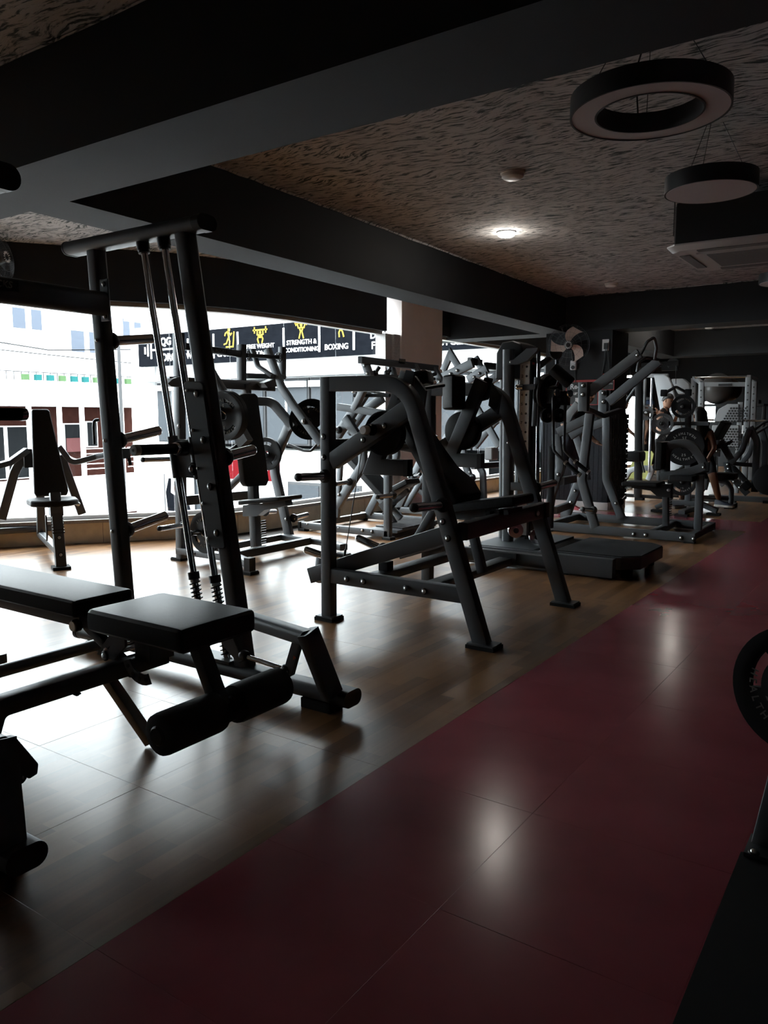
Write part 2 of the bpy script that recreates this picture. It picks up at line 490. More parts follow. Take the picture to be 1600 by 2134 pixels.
b = B(); b.prism([(-2.095, .99, .004), (-2.055, 1.0, .010), (-2.05, 1.035, .012), (-2.09, 1.045, .004)], (0, 0, .002)); b.make('torn_vinyl_flap', WOOD, floor)
# ------------------------------------------------------------------ ceiling and beams
ceil = struct(slab_poly('ceiling', CEIL, CEIL + .2, PLASTER)); ORIGIN['ceiling'] = (0, 0, 0)
def ragged(name, par, pts, mat, wdt=.012):
    'thin uneven plaster bead where a beam meets the ceiling'
    b = B(); n = 60
    a, c = V(pts[0]), V(pts[1]); d = (c - a); q = []
    r = []
    for i in range(n + 1):
        p = a + d * (i / n); p.z += -.008 * random.random(); r.append([p + V((0, 0, .012)), p + V((.006 + wdt * random.random(), .006 + wdt * random.random(), .006)), p + V((0, 0, -.006 * random.random())), p + V((-.01, -.01, 0))])
    b.loops(r, smooth=False)
    return b.make(name, mat, par)
bm1 = struct(slab('ceiling_beam', -8.6, 3.6, 2.17, 2.65, BOT, CEIL + .02, DARKPAINT)); ORIGIN[bm1.name] = (0, 0, 0)
b = B(); b.prism([(-3.86, 2.60, 0), (-4.11, 10.45, 0), (-4.48, 10.45, 0), (-4.23, 2.60, 0)], (0, 0, CEIL + .02 - BOT)); 
for i, v in enumerate(b.v): b.v[i] = (v[0], v[1], v[2] + (CEIL + .02 + BOT) / 2 + 0.0005)
bm2 = struct(b.make('ceiling_beam', DARKPAINT)); ORIGIN[bm2.name] = (0, 0, 0)
bm3 = struct(slab('ceiling_beam', -6.6, 3.6, 10.38, 10.86, BOT + .001, CEIL + .02, DARKPAINT))
bm4 = struct(slab('ceiling_beam', -6.6, 3.6, 15.6, 16.1, BOT, CEIL + .02, DARKPAINT))
b = B(); b.prism([(-4.0, 10.8, 0), (-4.0, 15.7, 0), (-4.45, 15.7, 0), (-4.45, 10.8, 0)], (0, 0, CEIL + .02 - BOT))
for i, v in enumerate(b.v): b.v[i] = (v[0], v[1], v[2] + (CEIL + .02 + BOT) / 2 + .002)
bm5 = struct(b.make('ceiling_beam', DARKPAINT))
ragged('plaster_bead', bm1, ((-9, 2.165, CEIL - .004), (3, 2.165, CEIL - .004)), PLASTER)
ragged('plaster_bead', bm1, ((-3.7, 2.655, CEIL - .004), (3, 2.655, CEIL - .004)), PLASTER)
ragged('plaster_bead', bm2, ((-3.852, 2.7, CEIL - .004), (-4.1, 10.4, CEIL - .004)), PLASTER)
ragged('plaster_bead', bm3, ((-3.9, 10.372, CEIL - .004), (3, 10.372, CEIL - .004)), PLASTER)
col1 = struct(slab('column', -4.40, -3.47, 10.42, 11.1, 0, BOT + .01, DARKPAINT)); ORIGIN[col1.name] = (0, 0, 0)

# ------------------------------------------------------------------ window wall
def seg(a, c, thick, z0, z1, out):
    'prism standing on the wall line from a to c; out>0 pushes it outwards'
    a, c = V((*a, 0)), V((*c, 0)); d = (c - a).normalized(); nrm = V((-d.y, d.x, 0))
    return a, c, d, nrm
def wallpiece(name, par, a, c, o0, o1, z0, z1, mat, gap=0.0, bevel=0.0):
    a, c, d, nrm = seg(a, c, 0, z0, z1, 0)
    a = a + d * gap; c = c - d * gap
    pts = [a + nrm * o0, c + nrm * o0, c + nrm * o1, a + nrm * o1]
    b = B(); b.prism([V((p.x, p.y, (z0 + z1) / 2)) for p in pts], (0, 0, z1 - z0))
    return b.make(name, mat, par, bevel=bevel, seg=1)
HEADZ, SILLZ = 2.36, 0.25
wall_l = bpy.data.objects.new('wall_left', None); COL.objects.link(wall_l); struct(wall_l); ORIGIN['wall_left'] = (0, 0, 0)
win1 = bpy.data.objects.new('window_1', None); COL.objects.link(win1); struct(win1); ORIGIN['window_1'] = (0, 0, 0)
win2 = bpy.data.objects.new('window_2', None); COL.objects.link(win2); struct(win2); ORIGIN['window_2'] = (0, 0, 0)
def offset_line(P, o):
    out = []
    for i, p in enumerate(P):
        n = V((0, 0))
        if i > 0: d = (V(P[i]) - V(P[i - 1])).normalized(); n += V((-d.y, d.x))
        if i < len(P) - 1: d = (V(P[i + 1]) - V(P[i])).normalized(); n += V((-d.y, d.x))
        n.normalize(); out.append((p[0] + n.x * o, p[1] + n.y * o))
    return out
def ribbon(name, par, P, o0, o1, z0, z1, mat):
    a = offset_line(P, o0); c = offset_line(P, o1)
    b = B(); rings = [[(p[0], p[1], z0), (q[0], q[1], z0), (q[0], q[1], z1), (p[0], p[1], z1)] for p, q in zip(a, c)]
    b.loops(rings, smooth=False)
    return b.make(name, mat, par)
for P, W in ((GL, win1), (GL2, win2)):
    HEADZ = 2.36 if W is win1 else 2.42
    ribbon('header', wall_l, P, -.12, .14, HEADZ + .02, CEIL + .01, DARKPAINT)
    ribbon('lower_wall', wall_l, P, -.08, .14, -.02, SILLZ - .045, JOINT)
    ribbon('granite_sill', wall_l, P, -.125, .14, SILLZ - .045, SILLZ - .012, GRANITE)
    ribbon('head_frame', W, P, -.05, .05, HEADZ - .022, HEADZ + .022, FRAMEAL)
    ribbon('sill_frame', W, P, -.035, .035, SILLZ - .014, SILLZ + .025, WHITE)
    for i in range(len(P) - 1):
        wallpiece('pane', W, P[i], P[i + 1], -.005, .005, SILLZ + .02, HEADZ - .02, GLASS, gap=.003)
    PP = offset_line(P, -.08)
    for i in range(len(PP) - 1):
        L_ = (V(PP[i + 1]) - V(PP[i])).length; k = max(1, round(L_ / .6))
        for j in range(k):
            a = V(PP[i]).lerp(V(PP[i + 1]), j / k); c = V(PP[i]).lerp(V(PP[i + 1]), (j + 1) / k)
            wallpiece('tile', wall_l, a, c, -.012, .0, 0.0, SILLZ - .046, CREAM, gap=.0015, bevel=.001)
_wp = struct(wallpiece('wall_left_near', None, (-11.9, -3.1), (-9.75, .95), -.12, .14, 0, CEIL, DARKPAINT))
pil = struct(slab('pillar', -6.12, -5.86, 8.98, 10.06, 0, CEIL, PALEWALL)); ORIGIN[pil.name] = (0, 0, 0)
slab('granite_reveal', -6.08, -5.92, 8.68, 8.83, 0, BOT - .05, PALEGRANITE, pil)
slab('granite_reveal', -6.1, -5.885, 8.835, 8.975, 0, BOT - .05, PALEGRANITE, pil)
struct(slab('wall_left_far', -6.2, -5.95, 14.6, 18.4, 0, CEIL, DARKPAINT))
wl2 = struct(slab('wall_left_far', -6.2, -5.95, 21.2, 23, 0, CEIL, DARKPAINT))
slab('lintel', -6.2, -5.95, 18.4, 21.2, 1.78, CEIL, DARKPAINT, wl2) if False else struct(slab('wall_left_far', -6.2, -5.95, 18.4, 21.2, 1.78, CEIL, DARKPAINT))
win3 = struct(slab('window_3', -6.1, -6.05, 18.4, 21.2, .0, .06, FRAMEAL)); ORIGIN[win3.name] = (0, 0, 0)
for k in range(3): slab('pane', -6.08, -6.07, 18.42 + k * .93, 19.32 + k * .93, .06, 1.77, GLASS, win3); slab('mullion', -6.1, -6.05, 18.38 + k * .93, 18.42 + k * .93, .06, 1.78, FRAMEAL, win3)
# far end wall with one small opening
for n, x0, x1, z0, z1 in (('wall_far', -6.2, -4.72, 0, CEIL), ('wall_far', -4.42, 3.6, 0, CEIL), ('wall_far', -4.72, -4.42, 1.66, CEIL), ('wall_far', -4.72, -4.42, 0, 1.12)): struct(slab(n, x0, x1, 21.5, 21.7, z0, z1, DARKPAINT))
win4 = struct(slab('window_4', -4.72, -4.42, 21.55, 21.6, 1.12, 1.14, FRAMEAL)); ORIGIN[win4.name] = (0, 0, 0); slab('pane', -4.72, -4.42, 21.57, 21.58, 1.14, 1.66, GLASS, win4)
struct(slab('wall_right', 3.5, 3.7, -3, 23, 0, CEIL, DARKPAINT))
struct(slab('wall_near', -12.6, 3.7, -3.2, -3.0, 0, CEIL, DARKPAINT))


# ------------------------------------------------------------------ street and buildings outside
XWHITE = noisy('white render', (0.84, 0.84, 0.84), (0.88, 0.88, 0.88), 2, rough=0.9, spec=0.1)
XBROWN = noisy('red brown render', (0.024, 0.0080, 0.006), (0.032, 0.011, 0.008), 3, rough=0.9, spec=0.05)
XSIGN = noisy('blue black signboard', (0.0030, 0.0036, 0.0052), (0.0042, 0.005, 0.007), 5, rough=0.9, spec=0.03)
XGLASS = simple('shop window glass', (0.036, 0.041, 0.047), 0.5, spec=0.2)
XGLASS2 = simple('upper window glass', (0.05, 0.06, 0.08), 0.5, spec=0.2)
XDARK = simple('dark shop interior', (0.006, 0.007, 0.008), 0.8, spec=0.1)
XYEL = simple('yellow icon vinyl', (0.30, 0.20, 0.03), 0.7, spec=0.1)
XWHT = simple('white sign lettering', (0.8, 0.8, 0.8), 0.7, spec=0.1)
XRED = simple('red banner', (0.09, 0.004, 0.006), 0.8, spec=0.05)
XGREY = simple('grey concrete', (0.06, 0.06, 0.062), 0.9, spec=0.1)
XASPH = noisy('asphalt', (0.10, 0.10, 0.10), (0.14, 0.14, 0.14), 20, rough=0.9)
XTEAL = simple('teal planter', (0.01, 0.08, 0.08), 0.7, spec=0.1)
XGREEN = simple('leaf green', (0.045, 0.09, 0.035), 0.7, spec=0.2)
XBLUE = simple('pale blue car paint', (0.04, 0.12, 0.17), 0.3)

g = struct(slab('ground', -70, 20, -40, 75, -4.4, -4.2, XASPH))
# --- the building with the long signboard
sb = thing('shop_building', 'white shop building across the street under the long dark signboard', 'building', (-20, 22, -4.2))
b = B(); b.box((-20.2, 25.3, -2.1), (16.0, 6.0, 4.2)); b.box((-18.2, 25.6, 4.0), (20.0, 6.0, 3.2)); b.box((-27.75, 22.25, 0.4), (.9, .5, 9.2)); b.box((-13.6, 22.3, 1.2), (9.6, .5, 10.0) if False else (.6, .5, 8.0))
b.make('wall', XWHITE, sb)
slab('roof_slab', -28.2, -8.0, 21.7, 28.6, 5.3, 5.6, XWHITE, sb)
slab('soffit', -27.3, -8.2, 21.9, 23.0, 2.75, 3.0, XWHITE, sb)
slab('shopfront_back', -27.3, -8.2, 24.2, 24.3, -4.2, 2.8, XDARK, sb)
for k, (x0, x1, z0, z1) in enumerate([(-27.1, -25.0, .2, 2.7), (-24.9, -23.0, .2, 2.7), (-22.9, -20.9, .2, 2.7), (-20.8, -18.7, .2, 2.7), (-18.6, -16.6, .2, 2.7), (-16.5, -14.4, .2, 2.7), (-14.3, -12.0, .2, 2.7), (-11.9, -8.6, .2, 2.7)]):
    f = slab('shop_window', x0, x1, 22.42, 22.5, z0, z1, XGREY, sb)
    p = slab('pane', x0 + .06, x1 - .06, 22.38, 22.41, z0 + .06, z1 - .06, XGLASS, f)
    slab('awning_box', x0 + .05, x1 - .05, 22.2, 22.36, z1 - .34, z1 - .12, XWHITE, f)
    slab('mullion', (x0 + x1) / 2 - .03, (x0 + x1) / 2 + .03, 22.34, 22.378, z0 + .05, z1 - .36, XWHITE, f)
for k, (x0, x1) in enumerate([(-26.6, -25.2), (-24.9, -23.8), (-19.6, -18.0), (-17.6, -16.2)]):
    f = slab('ground_window', x0, x1, 22.2, 22.29, -3.6, -1.15, XGREY, sb)
    slab('pane', x0 + .08, x1 - .08, 22.16, 22.195, -3.5, -1.25, XGLASS, f)
# --- signboard with its panels
sg = thing('street_signboard', 'long dark signboard with yellow sport icons and white words across the street', 'sign', (-18, 21.8, 3.3))
slab('board', -27.35, -9.4, 21.72, 21.88, 3.35, 4.62, XSIGN, sg)
for x in (-22.85, -21.55, -19.25, -17.6, -16.1, -13.3, -11.6): slab('divider', x - .035, x + .035, 21.69, 21.718, 3.52, 4.45, XWHT, sg)
TY = 21.705
def stxt(s, x, z, size): return text('lettering', sg, s, (x, TY, z), SX, SZ, size, XWHT, .008, .012)
stxt('CARDIO', -22.1, 3.66, .30); stxt('WEIGHTS', -23.75, 3.66, .30)
stxt('FREE WEIGHT', -20.4, 3.86, .225); stxt('ZONE', -20.4, 3.60, .25)
stxt('STRENGTH &', -18.42, 3.90, .235); stxt('CONDITIONING', -18.42, 3.64, .215)
stxt('BOXING', -16.85, 3.66, .27)
stxt('DANCE', -14.85, 3.96, .34); stxt('FITNESS', -14.78, 3.62, .34)
stxt('BICYCLE', -12.45, 3.60, .34)
def icon(strokes, cx, cz, s, dots=()):
    b = B()
    for st in strokes:
        b.sweep([(cx + x * s, TY, cz + z * s) for x, z in st], rsec(.012, .055 * s / .3, .004), SY, 0)
    for x, z, r in dots: b.lathe([(r * s, 0), (r * s, .012)], (cx + x * s, TY + .006, cz + z * s), (0, -1, 0), 16)
    return b.make('icon', XYEL, sg)
icon([[(-.1, .9), (.1, .3), (-.05, .1)], [(-.05, .95), (-.45, .75), (-.55, .45)], [(.05, .85), (.4, .55), (.6, .75)], [(.05, .2), (.25, -.2), (.15, -.65)], [(-.05, .1), (-.3, -.4), (-.75, -.5)], [(.95, .9), (.75, -.8), (-.4, -.8)]], -22.05, 4.18, .33, [(.15, 1.15, .2)])
icon([[(-1.1, .7), (1.1, .7)], [(-.85, .35), (-.85, 1.05)], [(.85, .35), (.85, 1.05)], [(-.4, .7), (-.45, .2), (0, .1), (.45, .2), (.4, .7)], [(-.2, .1), (-.4, -.3), (-.25, -.75)], [(.2, .1), (.4, -.3), (.25, -.75)], [(-.3, -.1), (.3, -.1)]], -20.4, 4.22, .33, [(0, .42, .17)])
icon([[(-1.0, .9), (1.0, .9)], [(-.8, .6), (-.8, 1.2)], [(.8, .6), (.8, 1.2)], [(-.6, .9), (-.45, .35), (.45, .35), (.6, .9)], [(0, .3), (0, -.1)], [(-.1, -.05), (-.35, -.9)], [(.1, -.05), (.35, -.9)], [(-.3, .2), (.3, .2)]], -18.42, 4.3, .3, [(0, .68, .2), (0, .2, .3)])
icon([[(-.75, 1.1), (-.75, .1)], [(-.6, 1.1), (-.6, .1)], [(.2, .7), (.35, .1), (.2, -.2)], [(.25, .6), (-.2, .45), (-.1, .75)], [(.3, .5), (.5, .2), (.15, .3)], [(.3, -.1), (.05, -.5), (.1, -1.0)], [(.3, -.1), (.55, -.5), (.7, -1.0)]], -16.75, 4.3, .32, [(.15, .95, .16)])
icon([[(0, .9), (0, .1)], [(0, .6), (.3, .3)]], -15.05, 4.4, .3, [(0, 1.0, .14)])
# barbell emblem panel at the left end (letters above and below a bar)
b = B()
for x, h in ((-26.9, .18), (-26.72, .3), (-26.52, .44), (-24.3, .44), (-24.1, .3), (-23.95, .18)): b.box((x, TY, 4.0), (.09, .012, h * 1.6))
b.box((-25.4, TY, 4.0), (2.1, .012, .07)); b.make('barbell_emblem', XWHT, sg)
text('lettering', sg, 'QG', (-25.6, TY, 4.3), SX, SZ, .42, XWHT, .008, .03); text('lettering', sg, '2', (-24.75, TY, 4.2), SX, SZ, .2, XWHT, .008, .03)
text('lettering', sg, 'OROR', (-25.3, TY, 3.66), SX, SZ, .42, XWHT, .008, .03)
# --- red shop banner and poster
rb = thing('shop_banner', 'red shop banner with white lettering on the lower floor across the street', 'banner', (-20.5, 22, -1.1))
slab('panel', -24.4, -19.8, 21.93, 22.0, -1.15, .02, XRED, rb)
text('lettering', rb, '1', (-22.9, 21.92, -.55), SX, SZ, .9, XWHT, .006, .04)
text('lettering', rb, '\u2022\u2022o  f  o\u2022', (-20.9, 21.92, -.72), SX, SZ, .34, XWHT, .006, .03)
pm = slab('wall_poster', -26.35, -24.6, 22.05, 22.1, -2.7, -1.05, simple('poster paper', (.4, .39, .39), .5)); tag(pm, 'poster of a smiling person in a dark top on the shop wall', 'poster'); ORIGIN[pm.name] = (0, 0, 0)
b = B(); b.prism([(-26.2, 22.04, -2.68), (-24.75, 22.04, -2.68), (-24.95, 22.04, -2.2), (-25.3, 22.04, -2.02), (-25.7, 22.04, -2.02), (-26.0, 22.04, -1.9), (-25.95, 22.04, -1.3), (-26.1, 22.04, -1.3), (-26.3, 22.04, -1.9)], (0, .01, 0)); b.make('dark_top', XSIGN, pm)
b = B(); b.lathe([(.3, 0), (.3, .012)], (-25.48, 22.045, -1.72), (0, -1, 0), 20); b.make('face', simple('printed face', (.04, .02, .015), .8, spec=.05), pm)
b = B(); b.prism([(-25.8, 22.03, -1.6), (-25.16, 22.03, -1.6), (-25.2, 22.03, -1.4), (-25.5, 22.03, -1.33), (-25.75, 22.03, -1.42)], (0, .012, 0)); b.make('hair', HAIR, pm)
b = B(); b.box((-25.48, 22.03, -1.82), (.22, .01, .05)); b.make('smile', XWHT, pm)
# --- the white and brown building on the left
lb = thing('apartment_building', 'white building with a brown recessed floor seen through the left window', 'building', (-35, 20, -4.2))
b = B(); b.box((-37, 15, 6.2), (6, 26, 6.6)); b.box((-36.6, 15, 2.35), (5.4, 26, 1.15)); b.box((-38.2, 15, .2), (4, 26, 4.6)); b.make('wall', XWHITE, lb)
slab('balcony_wall', -34.2, -33.8, 2, 28, 1.85, 2.93, XWHITE, lb)
slab('brown_wall', -36.2, -36.0, 2, 28, -1.9, 1.8, XBROWN, lb)
slab('lower_parapet', -34.4, -33.6, 2, 28, -3.6, -1.65, XWHITE, lb)
slab('brown_base', -35.8, -35.4, 2, 28, -4.2, -3.5, XBROWN, lb)
for y in (19.0, 20.8, 22.36, 23.58, 25.34, 25.9, 27.1): slab('post', -34.25, -34.05, y - .08, y + .08, -1.65, 1.85, XWHITE, lb)
for y0, y1, z0, z1 in ((20.1, 20.8, 5.2, 6.2), (21.0, 21.6, 5.2, 6.2), (23.0, 23.8, 4.35, 5.45), (24.0, 25.2, 4.35, 5.45), (26.0, 26.5, 5.2, 6.3), (26.7, 27.2, 5.2, 6.3)):
    f = slab('window', -33.99, -33.95, y0, y1, z0, z1, XWHITE, lb)
    slab('pane', -33.94, -33.92, y0 + .05, y1 - .05, z0 + .05, z1 - .05, XGLASS2, f)
for y0, y1, z0, z1 in ((18.0, 20.6, -1.7, .85), (20.65, 21.8, -1.7, .85), (23.7, 24.9, -.5, .95), (25.0, 25.7, -.3, 1.05), (26.7, 27.4, -.3, 1.05)):
    f = slab('window', -35.98, -35.9, y0, y1, z0, z1, XWHITE, lb)
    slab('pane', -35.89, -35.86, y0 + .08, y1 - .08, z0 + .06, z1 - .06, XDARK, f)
b = B()
for z in (-1.3, -1.05, -.8, -.55, -.3): b.box((-34.1, 24.4, z), (.03, 1.5, .04)); b.box((-34.1, 26.6, z), (.03, .9, .04))
b.make('railing', XWHITE, lb)['kind'] = 'stuff'
slab('pink_curtain', -35.8, -35.75, 23.75, 24.62, -.5, .2, simple('pink cloth', (.10, .04, .04), .9, spec=.05), lb)
b = B()
for k in range(26): b.box((-33.9, 18.6 + k * .36, 3.12), (.03, .03, .42))
b.box((-33.9, 23, 3.32), (.03, 9.4, .04)); b.make('balcony_railing', XGREY, lb)['kind'] = 'stuff'
random.seed(3)
for k in range(11):
    y = 20.3 + k * .62
    pp = slab('planter', -33.78, -33.6, y, y + .3, 2.94, 3.2, XTEAL if k % 3 else XGREEN)
    pp.parent = lb; pp.matrix_parent_inverse = Matrix.Translation((35, -20, 4.2))
for k, (y, z) in enumerate(((20.6, 4.7), (21.3, 4.5), (22.1, 4.5))):
    o = rod('post', lb, [(-34.3, y, 2.9), (-34.3, y, z)], .06, XDARK)
# utility wires
b = B(); b.rod([(-33, 17, 4.6), (-31, 20, 4.1), (-29, 23.6, 4.3)], .025, 5); b.rod([(-33, 17, 4.2), (-31, 20, 3.9), (-29, 23.6, 3.6)], .02, 5)
o = b.make('street_wires', XDARK); tag(o, 'dark utility wires sagging over the street', 'wire')
# street lamp arm and cable coil seen past the Smith upright
sl = thing('street_lamp', 'grey street lamp head on a pole outside the left window', 'lamp', (-24, 18.2, -4.2))
rod('pole', sl, [(-24, 18.2, -4.2), (-24, 18.2, 4.0), (-24.3, 17.9, 4.35)], .06, XGREY, bend=.3)
prism('lamp_head', sl, [(-24.6, 17.6, 4.3), (-24.2, 18.0, 4.3), (-24.3, 18.0, 4.6), (-24.55, 17.75, 4.6)], (.2, -.2, 0), XGREY)
# parked car roof seen low through the second window
cr = thing('parked_car', 'pale blue and white car in the street beyond the far window', 'car', (-13.5, 17.5, -4.2))
def loft(name, par, secs, mat, smooth=True):
    b = B(); b.loops(secs, smooth=smooth); return b.make(name, mat, par)
cx, cy = -13.0, 18.2
secs = []
for dx, z0, z1, w in ((-2.1, -3.7, -3.2, .75), (-1.9, -3.9, -2.9, .86), (-.9, -3.95, -2.75, .9), (1.0, -3.95, -2.75, .9), (1.9, -3.9, -2.85, .88), (2.15, -3.7, -3.2, .78)):
    secs.append([(cx + dx, cy - w, z0), (cx + dx, cy + w, z0), (cx + dx, cy + w, z1 - .1), (cx + dx, cy + w - .12, z1), (cx + dx, cy - w + .12, z1), (cx + dx, cy - w, z1 - .1)])
loft('body', cr, secs, XBLUE)
loft('cabin', cr, [[(cx + dx, cy - w, z0), (cx + dx, cy + w, z0), (cx + dx2, cy + w2, z1), (cx + dx2, cy - w2, z1)] for dx, dx2, w, w2, z0, z1 in ((-1.2, -.7, .82, .66, -2.78, -2.2), (1.3, .8, .82, .66, -2.78, -2.2))], XDARK)
for dx in (-1.35, 1.35):
    for s in (-1, 1):
        b = B(); b.lathe([(.3, 0), (.33, .03), (.33, .17), (.3, .2)], (cx + dx, cy + s * .75 - .1, -3.88), SY, 20); b.make('wheel', RUBBER, cr)
# greenery beyond the far end of the room
tr = thing('tree', 'leafy green tree outside the far end windows', 'tree', (-14, 30.5, -4.2))
rod('trunk', tr, [(-14, 30.5, -4.2), (-13.9, 30.5, 1.0)], .22, XBROWN)
b = B(); random.seed(11)
for k in range(1500):
    a = random.uniform(0, 6.28); r = random.random() ** .5; c = V((-14 + 3.2 * r * math.cos(a), 31.5 + 2.2 * r * math.sin(a), 2.5 + random.uniform(-3.2, 3.0) * (1.1 - .5 * r)))
    u = V((random.uniform(-1, 1), random.uniform(-1, 1), random.uniform(-1, 1))).normalized() * .22; w = u.orthogonal().normalized() * .12
    b.add([c - u, c + w, c + u, c - w], [(0, 1, 2, 3)])
b.make('foliage', XGREEN, tr, weld=False)['kind'] = 'stuff'


# ------------------------------------------------------------------ Smith machine in front (side frames stand in planes of constant y)
OVAL = rsec(.115, .066, .0325, 7)
def oval(name, par, a, c, side=SY, mat=None, sec=None):
    b = B(); b.sweep([a, c], sec or OVAL, side); return b.make(name, mat or STEEL, par)
def coil(name, par, a, c, r, turns, wr=.004, mat=None):
    a, c = V(a), V(c); d = (c - a); L_ = d.length; d.normalize(); u = d.orthogonal().normalized(); w = d.cross(u); n = turns * 10
    pts = [a + d * (L_ * i / n) + (u * math.cos(2 * math.pi * i / 10) + w * math.sin(2 * math.pi * i / 10)) * r for i in range(n + 1)]
    b = B(); b.rod(pts, wr, 6); return b.make(name, mat or BLACKPLASTIC, par)
SM = thing('smith_machine', 'charcoal smith machine with chrome guide rods and empty plate horns by the window', 'exercise machine', (-2.9, 1.82, 0))
def smith_side(Y, s):
    'one side frame; s = +1 when the outside is towards +y'
    oval('base_rail', SM, (-3.75, Y, .076), (-1.985, Y, .076))
    for x0, x1 in ((-3.775, -3.75), (-1.985, -1.90)):
        b = B(); b.sweep([(x0, Y, .076), (x1, Y, .076)], rsec(.121, .072, .0355, 7), SY); b.make('end_cap', BLACKPLASTIC, SM)
    for x in (-3.6, -2.07): box('foot_pad', SM, (x, Y, .021), (.16, .09, .042), mat=RUBBER)
    box('base_sticker', SM, (-2.0, Y - .0, .1105), (.05, .05, .001), mat=WHITE)
    beam('back_post', SM, [(-3.372, Y, .105), (-3.503, Y, 2.085)], .074, .082, r=.018, n=5)
    beam('front_post', SM, [(-2.525, Y, .105), (-2.845, Y, 2.085)], .074, .086, r=.018, n=5)
    oval('top_beam', SM, (-3.70, Y, 2.115), (-2.745, Y, 2.115))
    for x0, x1 in ((-3.71, -3.70), (-2.745, -2.70)):
        b = B(); b.sweep([(x0, Y, 2.115), (x1, Y, 2.115)], rsec(.119, .070, .0345, 7), SY); b.make('end_cap', BLACKPLASTIC, SM)
    yb, yt, yi = (2.475, 2.41, 2.455) if s > 0 else (1.06, 1.09, 1.235)
    beam('front_leg', SM, [(-1.955, yb, .10), (-2.03, yt, .375)], .095, .05, r=.006)
    beam('catch_tube', SM, [(-2.56, Y - s * .03, .348), (-2.03, yt, .348)], .078, .062, r=.022, n=5)
    br = B()
    if s < 0: br.prism([(-2.110,1.156,0.343), (-2.110,1.184,0.336), (-2.110,1.251,0.227), (-2.110,1.246,0.198), (-2.110,1.220,0.192), (-2.110,1.195,0.216), (-2.110,1.153,0.294)], (.022, 0, 0)); br.make('hanging_bracket', STEEL, SM, bevel=.003, seg=1)
    else: br.prism([(-2.135, yi, .345), (-2.085, yi, .345), (-2.150, yi, .155), (-2.172, yi, .142), (-2.196, yi, .15), (-2.2, yi, .168)], (0, .022, 0)); hb = br.make('hanging_bracket', STEEL, SM, bevel=.003, seg=1)
    if s > 0:
        b = B(); b.prism([(-2.142, yi - s * .0, .225), (-2.124, yi, .238), (-2.138, yi, .246)], (0, .0245, 0)); st = b.make('warning_mark', STICKER, hb)
    bolt(SM, (-2.175, yi - s * .011 if s > 0 else yi + .011, .168), (0, -1, 0), .007)
    br = B(); br.prism([(-2.60, yi, .30), (-2.50, yi, .27), (-2.44, yi, .165), (-2.47, yi, .15), (-2.56, yi, .21)], (0, .02, 0)); br.make('pivot_plate', STEEL, SM, bevel=.003, seg=1)
    rod('foot_rod', SM, [(-2.455, yi, .19), (-2.178, yi, .17)], .011)
    for x, z in ((-2.44, .19), (-2.19, .171)):
        b = B(); b.lathe([(.021, -.016), (.024, -.01), (.024, .01), (.021, .016)], (x, yi, z), (1, 0, -.07), 16); b.make('rod_collar', BLACKPLASTIC, SM)
    # guide rods with collars and springs
    for xb, xt in ((-2.785, -3.145), (-2.640, -2.995)):
        def P_(z): f = (z - .105) / (2.085 - .105); return (xb + (xt - xb) * f, Y, z)
        rod('guide_rod', SM, [P_(.105), P_(2.085)], .0165, n=18)
        for z0, z1, r in ((2.045, 2.085, .031), (2.03, 2.05, .027), (.475, .51, .0275)):
            b = B(); b.lathe([(r, 0), (r, (V(P_(z1)) - V(P_(z0))).length)], P_(z0), V(P_(z1)) - V(P_(z0)), 18); b.make('rod_collar', BLACKPLASTIC, SM)
        b = B(); b.lathe([(.022, 0), (.022, .014)], P_(.46), V(P_(.5)) - V(P_(.46)), 16); b.make('spring_seat', ALU, SM)
        coil('spring', SM, P_(.13), P_(.462), .0235, 17, .0042)
    box('spring_plate', SM, (-2.71, Y, .115), (.26, .10, .016), bevel=.002)
    # bolted adjustment plate on the inner face of the front post
    yp = Y - s * .043
    b = B(); b.prism([(-2.838, yp, 1.40), (-2.822, yp, 1.415), (-2.722, yp, 1.412), (-2.705, yp, 1.398), (-2.588, yp, .665), (-2.60, yp, .652), (-2.675, yp, .652), (-2.700, yp, .672)], (0, .012, 0))
    b.make('catch_plate', STEEL, SM, bevel=.004, seg=1)
    for f, dx, r in ((.03, 0, .008), (.05, 1, .0115), (.28, 0, .008), (.34, 1, .0115), (.52, 0, .008), (.63, 1, .0115), (.74, 0, .008), (.92, 1, .0115), (.96, 0, .008)):
        z = 1.395 - f * .73; x = -2.812 + (.122 * f) + (.062 if dx else 0)
        bolt(SM, (x, yp - s * .006, z), (0, -s, 0), r, washer=bool(dx), mat=ALU)
    # plate horns on the outside and the bolts that hold them
    for x, z, tz, ln in ((-3.465, 1.638, 1.672, .27), (-3.435, 1.132, 1.18, .27), (-3.405, .665, .715, .27), (-2.668, 1.066, 1.095, .20)):
        horn(SM, (x, Y + s * .037, z), (x, Y + s * (.037 + ln), tz), .0255, cap=CHROME)
        if x < -3: bolt(SM, (x - .01, Y - s * .037, z), (0, -s, 0), .0095, washer=False)
    # sliding carriage with its grip
    zc = 1.06
    for xc in (-2.785 - .36 * (zc - .105) / 1.98, -2.640 - .355 * (zc - .105) / 1.98):
        d = V((-.18, 0, 1)).normalized()
        b = B(); b.lathe([(.026, -.1), (.0275, -.097), (.0275, .097), (.026, .1)], (xc, Y, zc), d, 20); b.make('carriage_sleeve', STEEL, SM)
    prism('carriage_plate', SM, [(-2.958, Y, 1.145), (-2.805, Y, 1.145), (-2.772, Y, .965), (-2.93, Y, .965)], (0, .03, 0), bevel=.004)
    gx, gz = -2.872, 1.105
    b = B(); b.lathe([(.034, 0), (.034, .045), (.028, .05)], (gx, Y - s * .015, gz), (0, -s, 0), 20); b.make('grip_boss', STEEL, SM)
